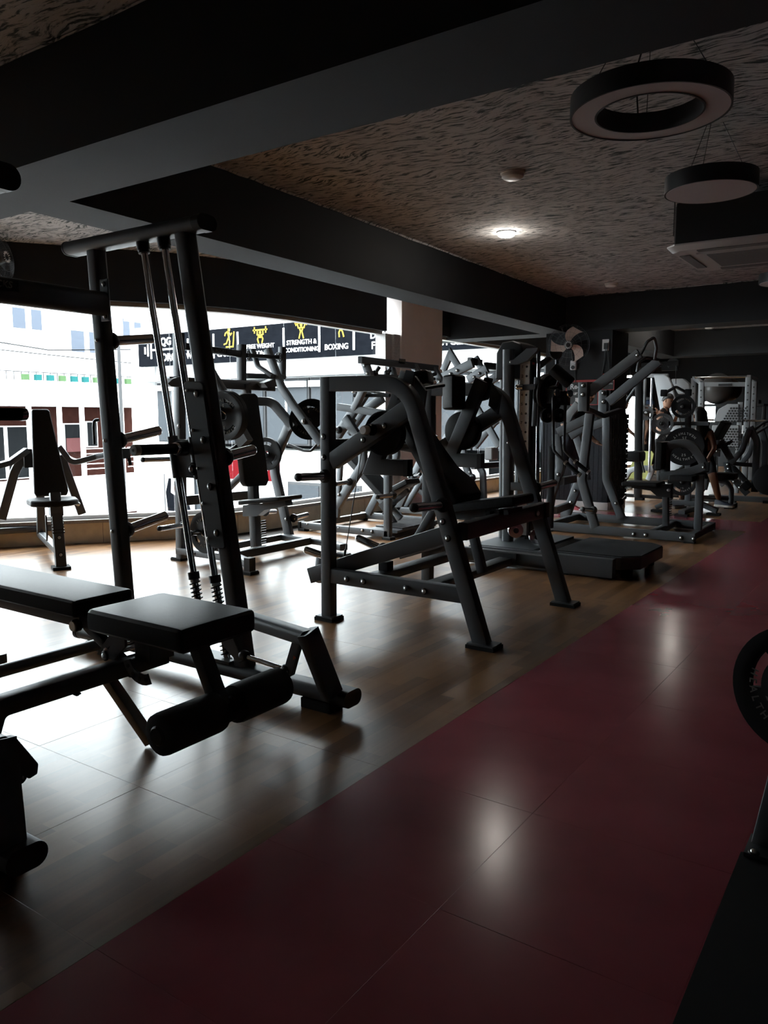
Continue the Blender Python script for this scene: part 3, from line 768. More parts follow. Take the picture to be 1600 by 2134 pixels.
    b = B(); b.lathe([(.029, 0), (.029, .014), (.024, .016), (.024, .02)], (gx, Y - s * .062, gz), (0, -s, 0), 20); b.make('grip_ring', CHROME, SM)
    b = B(); b.lathe([(.0235, 0), (.0245, .004), (.0245, .205), (.0235, .21)], (gx, Y - s * .075, gz), (0, -s, 0), 20); b.make('grip', RUBBER, SM)
    b = B(); b.lathe([(.0255, 0), (.0255, .024), (.023, .028)], (gx, Y - s * .285, gz), (0, -s, 0), 20); b.lathe([(.006, 0), (.006, .002)], (gx, Y - s * .313, gz), (0, -s, 0), 10, 1); b.make('grip_end', [ALU, BLACKPLASTIC], SM)
    kx = -2.808
    b = B(); b.lathe([(.03, 0), (.031, .004), (.031, .014), (.026, .019)], (kx, Y - s * .016, 1.01), (0, -s, 0), 22); b.make('hook_roller', RUBBER, SM)
    bolt(SM, (kx, Y - s * .035, 1.01), (0, -s, 0), .012)
smith_side(2.545, 1)
smith_side(1.085, -1)
oval('cross_beam', SM, (-3.395, 1.12, 1.808), (-3.395, 2.50, 1.808), side=SX, sec=rsec(.07, .118, .034, 7))
for y, s in ((2.503, 1), (1.127, -1)):
    prism('beam_bracket', SM, [(-3.425, y, 1.93), (-3.36, y, 1.93), (-3.36, y, 1.725), (-3.425, y, 1.725)], (0, .01, 0), bevel=.003)
    bolt(SM, (-3.39, y - s * .005, 1.905), (0, -s, 0), .009); bolt(SM, (-3.39, y - s * .005, 1.75), (0, -s, 0), .009)
pl = box('name_plate', SM, (-3.3585, 1.93, 1.828), (.003, .20, .052), mat=BLACKPLASTIC)
text('lettering', pl, 'ROCKS', (-3.3565, 1.93, 1.828), SY, SZ, .042, LETTER, .0004, .02, shear=.2)
oval('rear_base_tube', SM, (-3.48, 1.12, .072), (-3.48, 2.5, .072), side=SX, sec=rsec(.06, .06, .029, 7))

# ------------------------------------------------------------------ bench with leg rollers
BE = thing('weight_bench', 'flat black weight bench with foam leg rollers beside the smith machine', 'bench', (-2.4, 1.85, 0))
def cushion(name, par, c, size, round_=.03, side_mat=None, ax=None):
    b = B(); b.box(c, size, ax); o = b.make(name, [VINYL, side_mat or VINYL], par, bevel=round_, seg=3)
    if side_mat:
        up = (ax or (0, 0, V((0, 0, 1))))[2]
        for p in o.data.polygons:
            if abs(p.normal.dot(V(up))) < .45: p.material_index = 1
    return o
cushion('seat_pad', BE, (-2.268, 1.905, .497), (.53, .365, .088), .028, MESHFAB)
cushion('back_pad', BE, (-3.30, 1.925, .500), (1.22, .285, .072), .022, MESHFAB)
box('seat_board', BE, (-2.27, 1.905, .446), (.44, .27, .014), mat=BLACKPLASTIC)
for y in (1.85, 2.0): beam('back_rail', BE, [(-3.9, y, .437), (-2.56, y, .437)], .04, .05)
box('back_bridge', BE, (-2.75, 1.925, .44), (.06, .2, .04))
# lower frame: a tube along y with a sloping end leg
beam('main_tube', BE, [(-2.475, 2.03, .295), (-2.475, 1.33, .295), (-2.475, 1.23, .02)], .062, .066, side=SX, bend=.05)
box('tube_cap', BE, (-2.475, 2.034, .295), (.056, .01, .06), mat=BLACKPLASTIC)
foot(BE, (-2.475, 1.23), (.3, .07), .022)
beam('seat_post', BE, [(-2.40, 1.93, .325), (-2.40, 1.93, .44)], .12, .09, r=.006)
prism('hinge_plate', BE, [(-2.62, 1.83, .325), (-2.60, 1.83, .325), (-2.47, 1.83, .42), (-2.43, 1.83, .475), (-2.49, 1.83, .475), (-2.53, 1.83, .42)], (0, .008, 0))
prism('hinge_plate', BE, [(-2.53, 1.80, .335), (-2.47, 1.80, .335), (-2.40, 1.80, .40), (-2.40, 1.80, .47), (-2.47, 1.80, .47), (-2.47, 1.80, .41)], (0, .012, 0))
beam('incline_strut', BE, [(-2.72, 1.86, .42), (-2.50, 1.86, .31)], .035, .04)
b = B(); b.lathe([(.026, 0), (.026, .02), (.02, .024)], (-2.735, 1.83, .425), (0, -1, 0), 20, 1); b.lathe([(.02, .0), (.02, .006)], (-2.735, 1.806, .425), (0, -1, 0), 20, 0); b.make('pull_knob', [ALU, BLACKPLASTIC], BE)
bolt(BE, (-2.52, 1.795, .345), (0, -1, 0), .013); bolt(BE, (-2.45, 1.62, .262), (0, 0, -1), .009); bolt(BE, (-2.46, 1.86, .262), (0, 0, -1), .009); bolt(BE, (-2.46, 1.98, .33), (0, 0, 1), .009)
rod('axle_sleeve', BE, [(-2.55, 1.82, .345), (-2.55, 2.02, .345)], .02)
# selector arc under the seat
b = B(); arc = [(-2.30 + .11 * math.cos(a), 1.79, .385 + .11 * math.sin(a)) for a in [math.radians(200 + 12 * k) for k in range(9)]]; inn = [(-2.30 + .07 * math.cos(a), 1.79, .385 + .07 * math.sin(a)) for a in [math.radians(200 + 12 * k) for k in range(9)]]
for k in range(8): b.prism([arc[k], arc[k + 1], inn[k + 1], inn[k]], (0, .008, 0))
b.make('selector_arc', STEEL, BE)
for k in range(1, 8, 2):
    a = math.radians(200 + 12 * k + 2); b = B(); b.lathe([(.008, 0), (.008, .0015)], (-2.30 + .09 * math.cos(a), 1.786, .385 + .09 * math.sin(a)), (0, -1, 0), 10); b.make('selector_hole', BLACKPLASTIC, BE)
beam('prop_leg', BE, [(-2.50, 1.77, .29), (-2.35, 1.86, .018)], .042, .042, side=SY, mat=simple('worn steel', (.30, .28, .26), .3, .9), r=.004)
# roller post and rollers hung from the seat front
beam('roller_post', BE, [(-2.13, 1.905, .44), (-2.01, 1.925, .15)], .06, .05, r=.006)
rod('roller_bar', BE, [(-2.015, 1.65, .205), (-2.015, 2.2, .205)], .013)
for y0, y1 in ((1.62, 1.89), (1.962, 2.228)):
    b = B(); b.lathe([(.03, 0), (.060, .001), (.070, .008), (.073, .024), (.073, y1 - y0 - .024), (.070, y1 - y0 - .008), (.060, y1 - y0 - .001), (.03, y1 - y0)], (-2.015, y0, .205), SY, 26)
    fr = b.make('foam_roller', MESHFAB, BE)
    b = B(); b.lathe([(.034, 0), (.034, .004), (.028, .010)], (-2.015, y0 + .002, .205), (0, -1, 0), 18); b.make('roller_cap', BLACKPLASTIC, fr)
# rear foot of the bench, out at the left
beam('rear_leg', BE, [(-3.75, 1.925, .43), (-3.85, 1.925, .02)], .06, .05)
box('rear_foot', BE, (-3.85, 1.925, .02), (.06, .42, .04))


# ------------------------------------------------------------------ plate-loaded crunch machine in the middle
CM = thing('crunch_machine', 'charcoal plate-loaded machine with two arched side frames, shoulder pads and cables in the room centre', 'exercise machine', (-2.45, 4.3, 0))
def c_side(Y, s):
    'arched side frame, s = +1 when the inside is towards +y'
    beam('rear_post', CM, [(-2.972, Y, .02), (-2.966, Y, 1.49)], .068, .074, r=.006)
    beam('arch_tube', CM, [(-2.93, Y, 1.447), (-2.395, Y, 1.438), (-1.905, Y, .02)], .068, .088, bend=.21, r=.006)
    beam('diagonal_brace', CM, [(-2.93, Y, .985), (-2.385, Y, 1.30)], .066, .10, r=.006)
    beam('lower_rail', CM, [(-2.935, Y, .283), (-2.02, Y, .279)], .06, .088, r=.006)
    foot(CM, (-2.972, Y), (.14, .12)); foot(CM, (-1.895, Y), (.17, .12))
    o = -s
    for x, z in ((-2.975, 1.134), (-2.975, 1.01), (-2.807, .28), (-2.682, .28), (-2.38, .277), (-2.258, .275), (-2.143, .681), (-2.109, .59)):
        bolt(CM, (x, Y + o * .034, z), (0, o, 0), .0125)
    horn(CM, (-2.965, Y + o * .034, .897), (-2.975, Y + o * .29, .905), .0245)
    horn(CM, (-2.145, Y + o * .034, .772), (-2.135, Y + o * .36, .788), .0245)
    # moving arm: pulley cam, bent arm, foot hook
    ya = Y + s * .13
    b = B(); b.lathe([(.03, -.03), (.118, -.03), (.132, -.022), (.132, .022), (.118, .03), (.03, .03)], (-2.625, Y + s * .115, 1.157), SY, 36)
    cam_o = b.make('pulley_cam', PLATE, CM)
    b = B(); b.lathe([(.118, 0), (.130, .0), (.130, .006), (.118, .006)], (-2.625, Y + s * .115 - s * .03, 1.157), (0, -s, 0), 36, cap=False); b.make('cam_rim', PLATE, cam_o)
    beam('moving_arm', CM, [(-2.47, ya, 1.50), (-2.72, ya, .955), (-2.49, ya, .955)], .055, .095, r=.006)
    box('arm_cap', CM, (-2.476, ya, .955), (.03, .058, .098), mat=BLACKPLASTIC)
    b = B(); b.lathe([(.034, 0), (.034, .05), (.03, .055)], (-2.615, Y + o * .034, 1.178), (0, o, 0), 22, 1); b.lathe([(.026, .053), (.026, .09), (.022, .096)], (-2.615, Y + o * .034, 1.178), (0, o, 0), 20, 0); b.make('pivot_knob', [WHITE if s > 0 else ALU, BLACKPLASTIC], CM)
    bolt(CM, (-2.53, Y + o * .034, 1.20), (0, o, 0), .012); bolt(CM, (-2.68, Y + o * .034, 1.12), (0, o, 0), .012)
    # lever with plate horn and cable
    yl = Y + s * .072
    beam('lever', CM, [(-3.17, yl, .245), (-2.12, yl, .615)], .055, .10, r=.006)
    rod('cable', CM, [(-2.79, Y + s * .115, 1.10), (-2.925, Y + s * .105, .40)], .0032, CABLE, n=8)
    b = B(); b.rod([(-2.921, Y + s * .105, .43), (-2.935, Y + s * .105, .36)], .008, 10); b.ball((-2.936, Y + s * .105, .355), .016); b.make('cable_end', BLACKPLASTIC, CM)
    # shoulder pad on its bracket
    zt = 1.47
    prism('pad_bracket', CM, [(-2.53, ya - s * .03, zt - .12), (-2.44, ya - s * .03, zt - .10), (-2.41, ya - s * .03, zt + .04), (-2.47, ya - s * .03, zt + .05)], (0, .012, 0), mat=BLACKPLASTIC)
    prism('pad_bracket', CM, [(-2.43, ya - s * .02, 1.33), (-2.36, ya - s * .02, 1.27), (-2.34, ya - s * .02, 1.40), (-2.41, ya - s * .02, 1.48)], (0, .02, 0), mat=BLACKPLASTIC)
c_side(3.735, 1); c_side(4.915, -1)
AX1 = axes((.95, .3, .18), (-.15, 0, 1)); AX2 = axes((.95, -.3, .05), (.12, 0, 1))
pad('shoulder_pad', CM, (-2.50, 4.02, 1.475), (.15, .16, .085), AX1, round_=.028)
pad('shoulder_pad', CM, (-2.642,4.700,1.417), (.12, .13, .235), AX2, round_=.03)
rod('handle_bar', CM, [(-2.479,3.950,1.412), (-2.580,4.450,1.456)], .012, BLACKPLASTIC)
for x in (-2.745, -2.32): beam('cross_bar', CM, [(x, 3.768, .262), (x, 4.882, .262)], .10, .055, side=SX)
for x in (-2.745, -2.32):
    for y in (3.775, 4.875): box('flange', CM, (x, y, .279), (.16, .01, .082))
beam('rear_bar', CM, [(-2.972, 3.768, 1.075), (-2.972, 4.882, 1.075)], .06, .085, side=SX)
beam('front_bar', CM, [(-2.055, 3.77, .625), (-2.055, 4.882, .64)], .062, .098, side=SX)
box('bar_end_cap', CM, (-2.02, 4.86, .64), (.012, .06, .1), mat=BLACKPLASTIC)
bolt(CM, (-2.022, 4.70, .635), (1, 0, 0), .017)
beam('lever_bridge', CM, [(-2.72, 3.84, .405), (-2.72, 4.81, .405)], .055, .055, side=SX)
horn(CM, (-2.745, 4.0, .425), (-2.945, 3.99, .485), .025, cap=CHROME); horn(CM, (-3.02, 3.84, .36), (-3.235, 3.82, .405), .025, cap=CHROME)
beam('stub_tube', CM, [(-3.13, 3.84, .20), (-3.16, 3.90, .34)], .06, .06, side=SX)
pad('rubber_stop', CM, (-2.745, 4.03, .318), (.07, .07, .06), mat=RUBBER, round_=.006)
# seat, rack and back pad in the middle plane
SD = V((.986, 0, .166)).normalized()
pad('seat_pad', CM, (-2.205, 4.32, .718), (.54, .30, .062), axes(SD), round_=.022)
box('seat_bracket', CM, (-2.28, 4.32, .655), (.22, .10, .05), axes(SD))
for k in range(3): box('seat_slot', CM, V((-2.12, 4.30, .672)) + SD * (k * .06), (.03, .2, .03), axes(SD), mat=BLACKPLASTIC)
beam('seat_post', CM, [(-2.315, 4.32, .645), (-2.21, 4.32, .285)], .055, .055)
b = B()
for k in range(9):
    f = k / 9; p = V((-2.285 + .075 * f, 4.32, .56 - .255 * f)); b.box(p, (.012, .045, .012))
b.make('rack_teeth', BLACKPLASTIC, CM)['kind'] = 'stuff'
BD = V((.575, 0, -.818))
b = B()
secs = []
for t, th, w in ((0, .055, .22), (.04, .08, .27), (.25, .085, .30), (.42, .10, .31), (.56, .15, .31), (.66, .15, .30), (.70, .10, .27)):
    p = V((-2.79, 4.32, 1.225)) + BD * t; n = V((.818, 0, .575))
    secs.append([p + V((0, a * w / 2, 0)) + n * (c * th) for a, c in ((-1, 0), (1, 0), (1, .75), (.82, 1), (-.82, 1), (-1, .75))])
b.loops(secs); b.make('back_pad', VINYL, CM, bevel=.012, seg=2)
box('back_board', CM, V((-2.79, 4.32, 1.225)) + BD * .35 - V((.818, 0, .575)) * .008, (.6, .22, .014), axes(BD, (.818, 0, .575)), mat=BLACKPLASTIC)
beam('back_support', CM, [V((-2.79, 4.32, 1.225)) + BD * .2 - V((.818, 0, .575)) * .03, (-2.972, 4.32, 1.075)], .05, .05)
beam('back_support', CM, [V((-2.79, 4.32, 1.225)) + BD * .55 - V((.818, 0, .575)) * .03, (-2.72, 4.32, .42)], .05, .05)


# ------------------------------------------------------------------ weight plates
def plate_mesh(name, par, c, axis, R=.225, th=.03, hub=.035, up=SZ, holes=True, mat=None, rot=0.0, lip=True):
    'disc with raised rim, hub and three hand slots cut through'
    c = V(c); a = V(axis).normalized(); y0 = V(up); y0 = (y0 - a * y0.dot(a)).normalized(); x0 = y0.cross(a)
    n = 48
    rad = [hub * .72, hub * 1.25, R * .42, R * .56, R * .74, R * .86, R]
    def hz(i): return (.5, .5, .28, .28, .28, .5, .5)[i] * th
    cut = set()
    if holes:
        for k in range(3):
            for j in range(-3, 4): cut.add((3, int(round(n * (k / 3))) + j))
    b = B(); vs = []
    for sgn in (1, -1):
        for i, r in enumerate(rad):
            for j in range(n):
                an = 2 * math.pi * j / n + rot
                vs.append(c + (y0 * math.cos(an) + x0 * math.sin(an)) * r + a * (sgn * hz(i)))
    m = len(rad); fs = []
    cut = {(i, j % n) for i, j in cut}
    def id_(s, i, j): return (0 if s == 1 else m * n) + i * n + (j % n)
    for i in range(m - 1):
        for j in range(n):
            if (i, j) in cut: continue
            fs.append((id_(1, i, j), id_(1, i, j + 1), id_(1, i + 1, j + 1), id_(1, i + 1, j))); fs.append((id_(-1, i, j), id_(-1, i + 1, j), id_(-1, i + 1, j + 1), id_(-1, i, j + 1)))
    for j in range(n):
        fs.append((id_(1, m - 1, j), id_(1, m - 1, j + 1), id_(-1, m - 1, j + 1), id_(-1, m - 1, j))); fs.append((id_(1, 0, j), id_(-1, 0, j), id_(-1, 0, j + 1), id_(1, 0, j + 1)))
    for (i, j) in cut:
        if (i, (j - 1) % n) not in cut: fs.append((id_(1, i, j), id_(-1, i, j), id_(-1, i + 1, j), id_(1, i + 1, j)))
        if (i, (j + 1) % n) not in cut: fs.append((id_(1, i, j + 1), id_(1, i + 1, j + 1), id_(-1, i + 1, j + 1), id_(-1, i, j + 1)))
        fs.append((id_(1, i, j), id_(1, i, j + 1), id_(-1, i, j + 1), id_(-1, i, j))); fs.append((id_(1, i + 1, j), id_(-1, i + 1, j), id_(-1, i + 1, j + 1), id_(1, i + 1, j + 1)))
    b.add(vs, fs, 0, True)
    return b.make(name, mat or PLATE, par)
def weight_plate(label, c, axis, R=.225, th=.035, num='', up=SZ, lettered=True, mat=None, lmat=None, holes=True, rot=0.0, group=None, trot=0.0):
    t = thing('weight_plate', label, 'weight plate', c, group)
    plate_mesh('disc', t, c, axis, R, th, up=up, holes=holes, mat=mat, rot=rot)
    b = B(); b.lathe([(.030, -th * .5), (.036, -th * .52), (.036, th * .52), (.030, th * .5)], c, axis, 24, cap=False); b.make('hub_ring', CHROME, t)
    if lettered:
        z = V(axis).normalized(); f = V(c) + z * (th * .28 + .001)
        for k in (0, 1):
            ringtext(t, 'HEALTHFIT', f, z, up, R * .69, R * .165, lmat or LETTERD, math.pi + k * math.pi + trot, -.205)
            if num: ringtext(t, num, f, z, up, R * .46, R * .17, lmat or LETTERD, math.pi + k * math.pi + trot, -.28)
    return t

# ------------------------------------------------------------------ plate-loaded shoulder press behind the smith machine
PB = thing('shoulder_press', 'charcoal plate-loaded shoulder press with loaded arms, seat facing the aisle, behind the smith machine', 'exercise machine', (-5.0, 5.15, 0))
beam('base_rail', PB, [(-5.34, 4.60, .085), (-4.62, 4.60, .085), (-4.39, 4.49, .085)], .06, .08, side=SZ)
beam('base_rail', PB, [(-5.12, 5.70, .085), (-4.60, 5.68, .085), (-4.24, 5.55, .085)], .06, .08, side=SZ)
for p in ((-5.335, 4.60), (-4.39, 4.49), (-4.26, 5.555)): foot(PB, p, (.13, .1))
box('front_end', PB, (-4.375, 4.485, .075), (.06, .07, .12), mat=BLACKPLASTIC)
beam('cross_bar', PB, [(-4.745, 4.60, .085), (-4.745, 5.69, .085)], .07, .07, side=SX); beam('cross_bar', PB, [(-5.12, 4.60, .085), (-5.12, 5.70, .085)], .06, .06, side=SX)
for y in (4.565, ): bolt(PB, (-5.1, y, .085), (0, -1, 0), .012); bolt(PB, (-4.70, y, .085), (0, -1, 0), .012)
beam('rear_post', PB, [(-5.31, 4.60, .02), (-5.26, 4.60, 1.96)], .07, .08)
bolt(PB, (-5.251,4.565,1.176), (0, -1, 0), .014)
beam('rear_post', PB, [(-5.30, 5.55, .08), (-5.10, 5.23, 1.56)], .06, .07, side=SX)
beam('mid_bar', PB, [(-5.27, 4.62, .53), (-5.27, 5.42, .515)], .06, .085, side=SX)
beam('top_bar', PB, [(-5.250,4.461,1.549), (-5.050,5.543,1.535)], .055, .085, side=SX)
for px in ((349, 786, 374, 785, 382, 806, 350, 806), ):
    prism('gusset', PB, [(-5.200,4.377,1.525), (-5.200,4.429,1.566), (-5.200,4.533,1.594), (-5.200,4.571,1.507), (-5.200,4.416,1.503)], (.09, 0, 0))
prism('gusset', PB, [(-5.000,5.309,1.561), (-5.000,5.463,1.602), (-5.000,5.488,1.532), (-5.000,5.358,1.519)], (.09, 0, 0))
beam('shaft_post', PB, [(-5.167,5.250,1.908), (-5.177,5.250,1.563)], .06, .075)
beam('shaft_post', PB, [(-5.253,5.900,1.938), (-5.259,5.900,1.635)], .06, .06)
beam('shaft_bar', PB, [(-5.176,5.300,1.630), (-5.229,5.880,1.643)], .06, .05, side=SX)
nb = beam('name_beam', PB, [(-5.233,4.640,1.850), (-5.168,5.230,1.821)], .05, .06, side=SX)
q = (-5.115,4.936,1.828); npl = box('name_plate', nb, q, (.006, .16, .045), axes((1, 0, 0)), mat=BLACKPLASTIC); text('lettering', npl, 'ROCKS', V(q) + V((.004, 0, 0)), SY, SZ, .038, LETTERD, .0004, .02, shear=.2)
rod('shaft', PB, [(-5.168,5.260,1.814), (-5.237,5.880,1.834)], .02, BLACKPLASTIC)
for px, Y in ((514, 5.30), (578, 5.82)):
    pass
for p in ((-5.182,5.330,1.815), (-5.234,5.820,1.830)):
    b = B(); b.lathe([(.05, -.01), (.05, .01)], p, SY, 18); o = b.make('bearing', STEEL, PB)
    for k in range(6): a = k * math.pi / 3; bolt(PB, V(p) + V((.035 * math.cos(a), -.01, .035 * math.sin(a))), (0, -1, 0), .007, False)
# lifting arms
beam('lifting_arm', PB, [(-5.284,5.720,1.904), (-5.113,5.720,1.542), (-4.958,5.720,1.358), (-4.623,5.720,1.004)], .05, .075, bend=.2, mat=STEEL)
bolt(PB, (-4.810,5.690,1.213), (0, -1, 0), .02)
beam('arm_link', PB, [(-5.270,5.500,1.888), (-5.207,5.500,1.729), (-5.021,5.500,1.630)], .05, .035, bend=.05)
rod('arm_handle', PB, [(-5.032,5.720,0.987), (-4.846,5.720,0.936), (-4.752,5.720,0.934), (-4.657,5.720,1.017)], .014, BLACKPLASTIC, bend=.06)
beam('lifting_arm', PB, [(-5.094,4.750,1.697), (-4.911,4.750,1.471), (-4.688,4.750,1.058)], .05, .08, bend=.2)
box('arm_block', PB, (-4.682,4.750,1.074), (.12, .07, .12), axes((.6, 0, -.8), (.8, 0, .6)), mat=BLACKPLASTIC)
rod('arm_handle', PB, [(-4.889,4.750,0.944), (-4.727,4.750,1.029), (-4.797,4.900,1.003)], .014, BLACKPLASTIC, bend=.03)
rod('arm_handle', PB, [(-4.865,4.750,0.973), (-4.662,4.750,0.994)], .014, BLACKPLASTIC)
horn(PB, (-4.791,4.720,1.241), (-4.486,4.280,1.337), .025, cap=CHROME); horn(PB, (-4.811,5.740,1.204), (-4.960,6.080,1.239), .025)
# right side frame
beam('side_frame', PB, [(-5.421,5.550,1.406), (-5.222,5.700,1.401), (-4.994,5.750,1.162)], .055, .085, bend=.12)
box('frame_joint', PB, (-5.024,5.750,1.185), (.10, .06, .10), axes((.64, 0, -.77), (.77, 0, .64)))
beam('side_leg', PB, [(-5.049,5.750,1.166), (-5.249,5.750,0.817), (-5.239,5.750,0.699), (-5.046,5.750,0.027)], .055, .09, bend=.08)
bolt(PB, (-5.073,5.715,0.262), (0, -1, 0), .012)
horn(PB, (-5.037,5.780,0.267), (-5.054,6.020,0.279), .025, cap=CHROME); horn(PB, (-5.383,5.750,0.308), (-5.487,6.020,0.279), .025, cap=CHROME)
# seat and back
beam('seat_post', PB, [(-4.914,5.100,0.652), (-4.908,5.120,0.057)], .075, .08)
b = B()
for k in range(10): b.box(V((-4.841,5.100,0.332)) + V((.045, 0, -.0 - k * .022)), (.012, .06, .01))
b.make('rack_teeth', BLACKPLASTIC, PB)['kind'] = 'stuff'
prism('seat_bracket', PB, [(-5.002,5.100,0.464), (-4.813,5.100,0.489), (-4.501,5.100,0.546), (-4.486,5.100,0.493), (-4.740,5.100,0.438), (-4.834,5.100,0.376), (-5.005,5.100,0.364)], (0, .09, 0))
b = B(); b.prism([(-4.953,5.100,0.520), (-4.468,5.100,0.577), (-4.468,5.100,0.540), (-4.954,5.100,0.476)], (0, .32, 0)); b.make('seat_pad', VINYL, PB, bevel=.02, seg=3)
b = B(); bp = [V((-4.800,4.870,1.452)), V((-4.800,4.998,1.455)), V((-4.800,5.033,1.431)), V((-4.800,5.153,0.696)), V((-4.800,5.121,0.647)), V((-4.800,4.881,0.656)), V((-4.800,4.853,0.691)), V((-4.800,4.756,1.417))]
b.prism(bp, (.075, 0, 0)); b.make('back_pad', VINYL, PB, bevel=.018, seg=3)
beam('back_support', PB, [(-4.85, 5.05, 1.15), (-5.1, 5.2, 1.2)], .05, .05); beam('back_support', PB, [(-4.85, 5.05, .85), (-5.27, 5.05, .53)], .05, .05)
# stored and loaded plates
horn(PB, (-5.30, 4.56, .895), (-5.33, 4.22, .90), .022); horn(PB, (-5.217,4.560,0.325), (-5.120,4.200,0.342), .022); horn(PB, (-5.003,4.560,0.284), (-4.865,4.300,0.311), .024, cap=BLACKPLASTIC); horn(PB, (-5.242,5.600,0.885), (-5.345,5.900,0.889), .022)
weight_plate('black weight plate with three slots loaded on the left arm of the shoulder press', (-4.591,4.460,1.257), (.10, -.98, -.05), .19, .04, '5', rot=.5)
weight_plate('second black weight plate behind the outer one on the left arm of the shoulder press', (-4.615,4.510,1.264), (.10, -.98, -.05), .20, .04, '', lettered=False)
weight_plate('black weight plate loaded on the right arm of the shoulder press, nearest the arm', (-4.869,5.830,1.221), (.62, -.78, .0), .185, .04, '5', up=(0, 0, 1))
weight_plate('black weight plate loaded on the right arm of the shoulder press, outermost', (-4.884,5.900,1.244), (.62, -.78, .0), .185, .04, '', lettered=False)
weight_plate('black weight plate stored low on the shoulder press beside its rear post', (-4.913,4.520,0.288), (0, -1, 0), .175, .03, '5')
weight_plate('black slotted plate stored behind the back pad of the shoulder press', (-5.260,5.660,0.896), (.2, -1, 0), .16, .03, '', lettered=False)

# ------------------------------------------------------------------ lateral raise machine by the left window
LA = thing('lateral_raise_machine', 'charcoal machine with a tall tapered black back pad by the left window', 'exercise machine', (-6.5, 4.1, 0))
fw_, lf_ = V((.904, -.427, 0)), V((.427, .904, 0)); O_ = V((-7.065, 4.347, 0))
def la(x, y, z): return O_ + fw_ * x + lf_ * y + V((0, 0, z))
LAX = (fw_, lf_, V((0, 0, 1)))
b = B(); b.sweep([la(0, -.55, .02), la(0, -.50, .14), la(0, -.36, .17), la(0, .30, .17), la(0, .42, .14), la(0, .46, .02)], rsec(.06, .06, .01), fw_, .09); b.make('rear_foot_tube', STEEL, LA)
for y in (.46, -.55): box('foot', LA, la(0, y, .012), (.1, .1, .024), LAX, mat=RUBBER)
beam('base_bar', LA, [la(.03, 0, .13), la(1.28, 0, .13)], .06, .06, side=lf_, mat=STEEL)
beam('front_post', LA, [la(1.365, 0, .02), la(1.22, 0, .62)], .085, .08, side=lf_)
foot_ = box('foot', LA, la(1.365, 0, .012), (.14, .14, .024), LAX, mat=RUBBER)
bolt(LA, la(1.385, 0, .12), (.9, -.43, .2), .013); bolt(LA, la(1.35, 0, .26), (.9, -.43, .2), .013)
b = B()
for k in range(9): b.box(la(1.335 - .011 * k, 0, .30 + .022 * k), (.02, .095, .012), LAX)
b.make('rack_teeth', BLACKPLASTIC, LA)['kind'] = 'stuff'
beam('rear_post', LA, [la(.16, 0, .15), la(.30, 0, 1.15)], .075, .07, side=lf_)
beam('seat_arm', LA, [la(1.22, 0, .50), la(.9, .0, .50)], .06, .06, side=lf_)
box('seat_bracket', LA, la(1.24, 0, .485), (.12, .1, .1), LAX)
prism('seat_lever', LA, [la(1.22, -.08, .44), la(1.25, -.08, .44), la(1.26, -.08, .26), la(1.22, -.08, .22)], lf_ * .012)
b = B(); b.prism([la(x, y, .535) for x, y in ((.92, -.17), (1.0, -.2), (1.2, -.19), (1.29, -.1), (1.31, 0), (1.29, .1), (1.2, .19), (1.0, .2), (.92, .17))], (0, 0, .055)); b.make('seat_pad', VINYL, LA, bevel=.02, seg=3)
b = B(); b.prism([(-6.452,3.960,1.320), (-6.397,4.076,1.321), (-6.390,4.089,1.300), (-6.338,4.201,0.594), (-6.344,4.188,0.551), (-6.453,3.957,0.551), (-6.459,3.944,0.582), (-6.454,3.955,1.299)], fw_ * .075); b.make('back_pad', VINYL, LA, bevel=.018, seg=3)
beam('back_frame', LA, [la(.66, 0, 1.15), la(.66, 0, .60)], .06, .05, side=lf_); beam('back_frame', LA, [la(.66, 0, .95), la(.28, 0, 1.05)], .05, .05, side=lf_)
# lifting arms: right one seen beside the pad, left one towards the frame edge
beam('arm_pivot', LA, [(-6.593,4.293,0.984), (-6.546,4.393,0.821), (-6.302,4.512,0.890), (-5.929,4.528,0.947)], .05, .085, side=SZ, bend=.1)
beam('arm_strut', LA, [(-6.629,4.333,0.902), (-6.559,4.483,0.336)], .055, .075, side=fw_)
bolt(LA, (-6.540,4.429,0.438), fw_, .022, True)
beam('arm_pivot', LA, [(-6.708,4.049,0.954), (-6.728,3.890,0.848), (-6.739,3.631,0.793)], .05, .085, side=SZ, bend=.1)
box('arm_block', LA, (-6.732,4.068,0.879), (.1, .07, .17), LAX, mat=BLACKPLASTIC)
box('arm_block', LA, (-5.942,4.501,0.927), (.1, .12, .09), LAX, mat=BLACKPLASTIC)
beam('side_frame', LA, [(-6.805,4.078,0.920), (-6.843,3.997,0.747), (-6.899,3.880,0.325)], .055, .08, side=fw_, bend=.15)
rod('hand_grip', LA, [(-6.312,4.536,1.227), (-6.330,4.498,1.222), (-6.333,4.492,1.161), (-6.332,4.493,1.001)], .015, BLACKPLASTIC, bend=.03)
rod('hand_grip', LA, [(-5.966,4.450,0.992), (-5.964,4.453,0.854)], .016, RUBBER); rod('hand_grip', LA, [(-5.922,4.543,0.925), (-5.913,4.562,0.821)], .016, RUBBER)


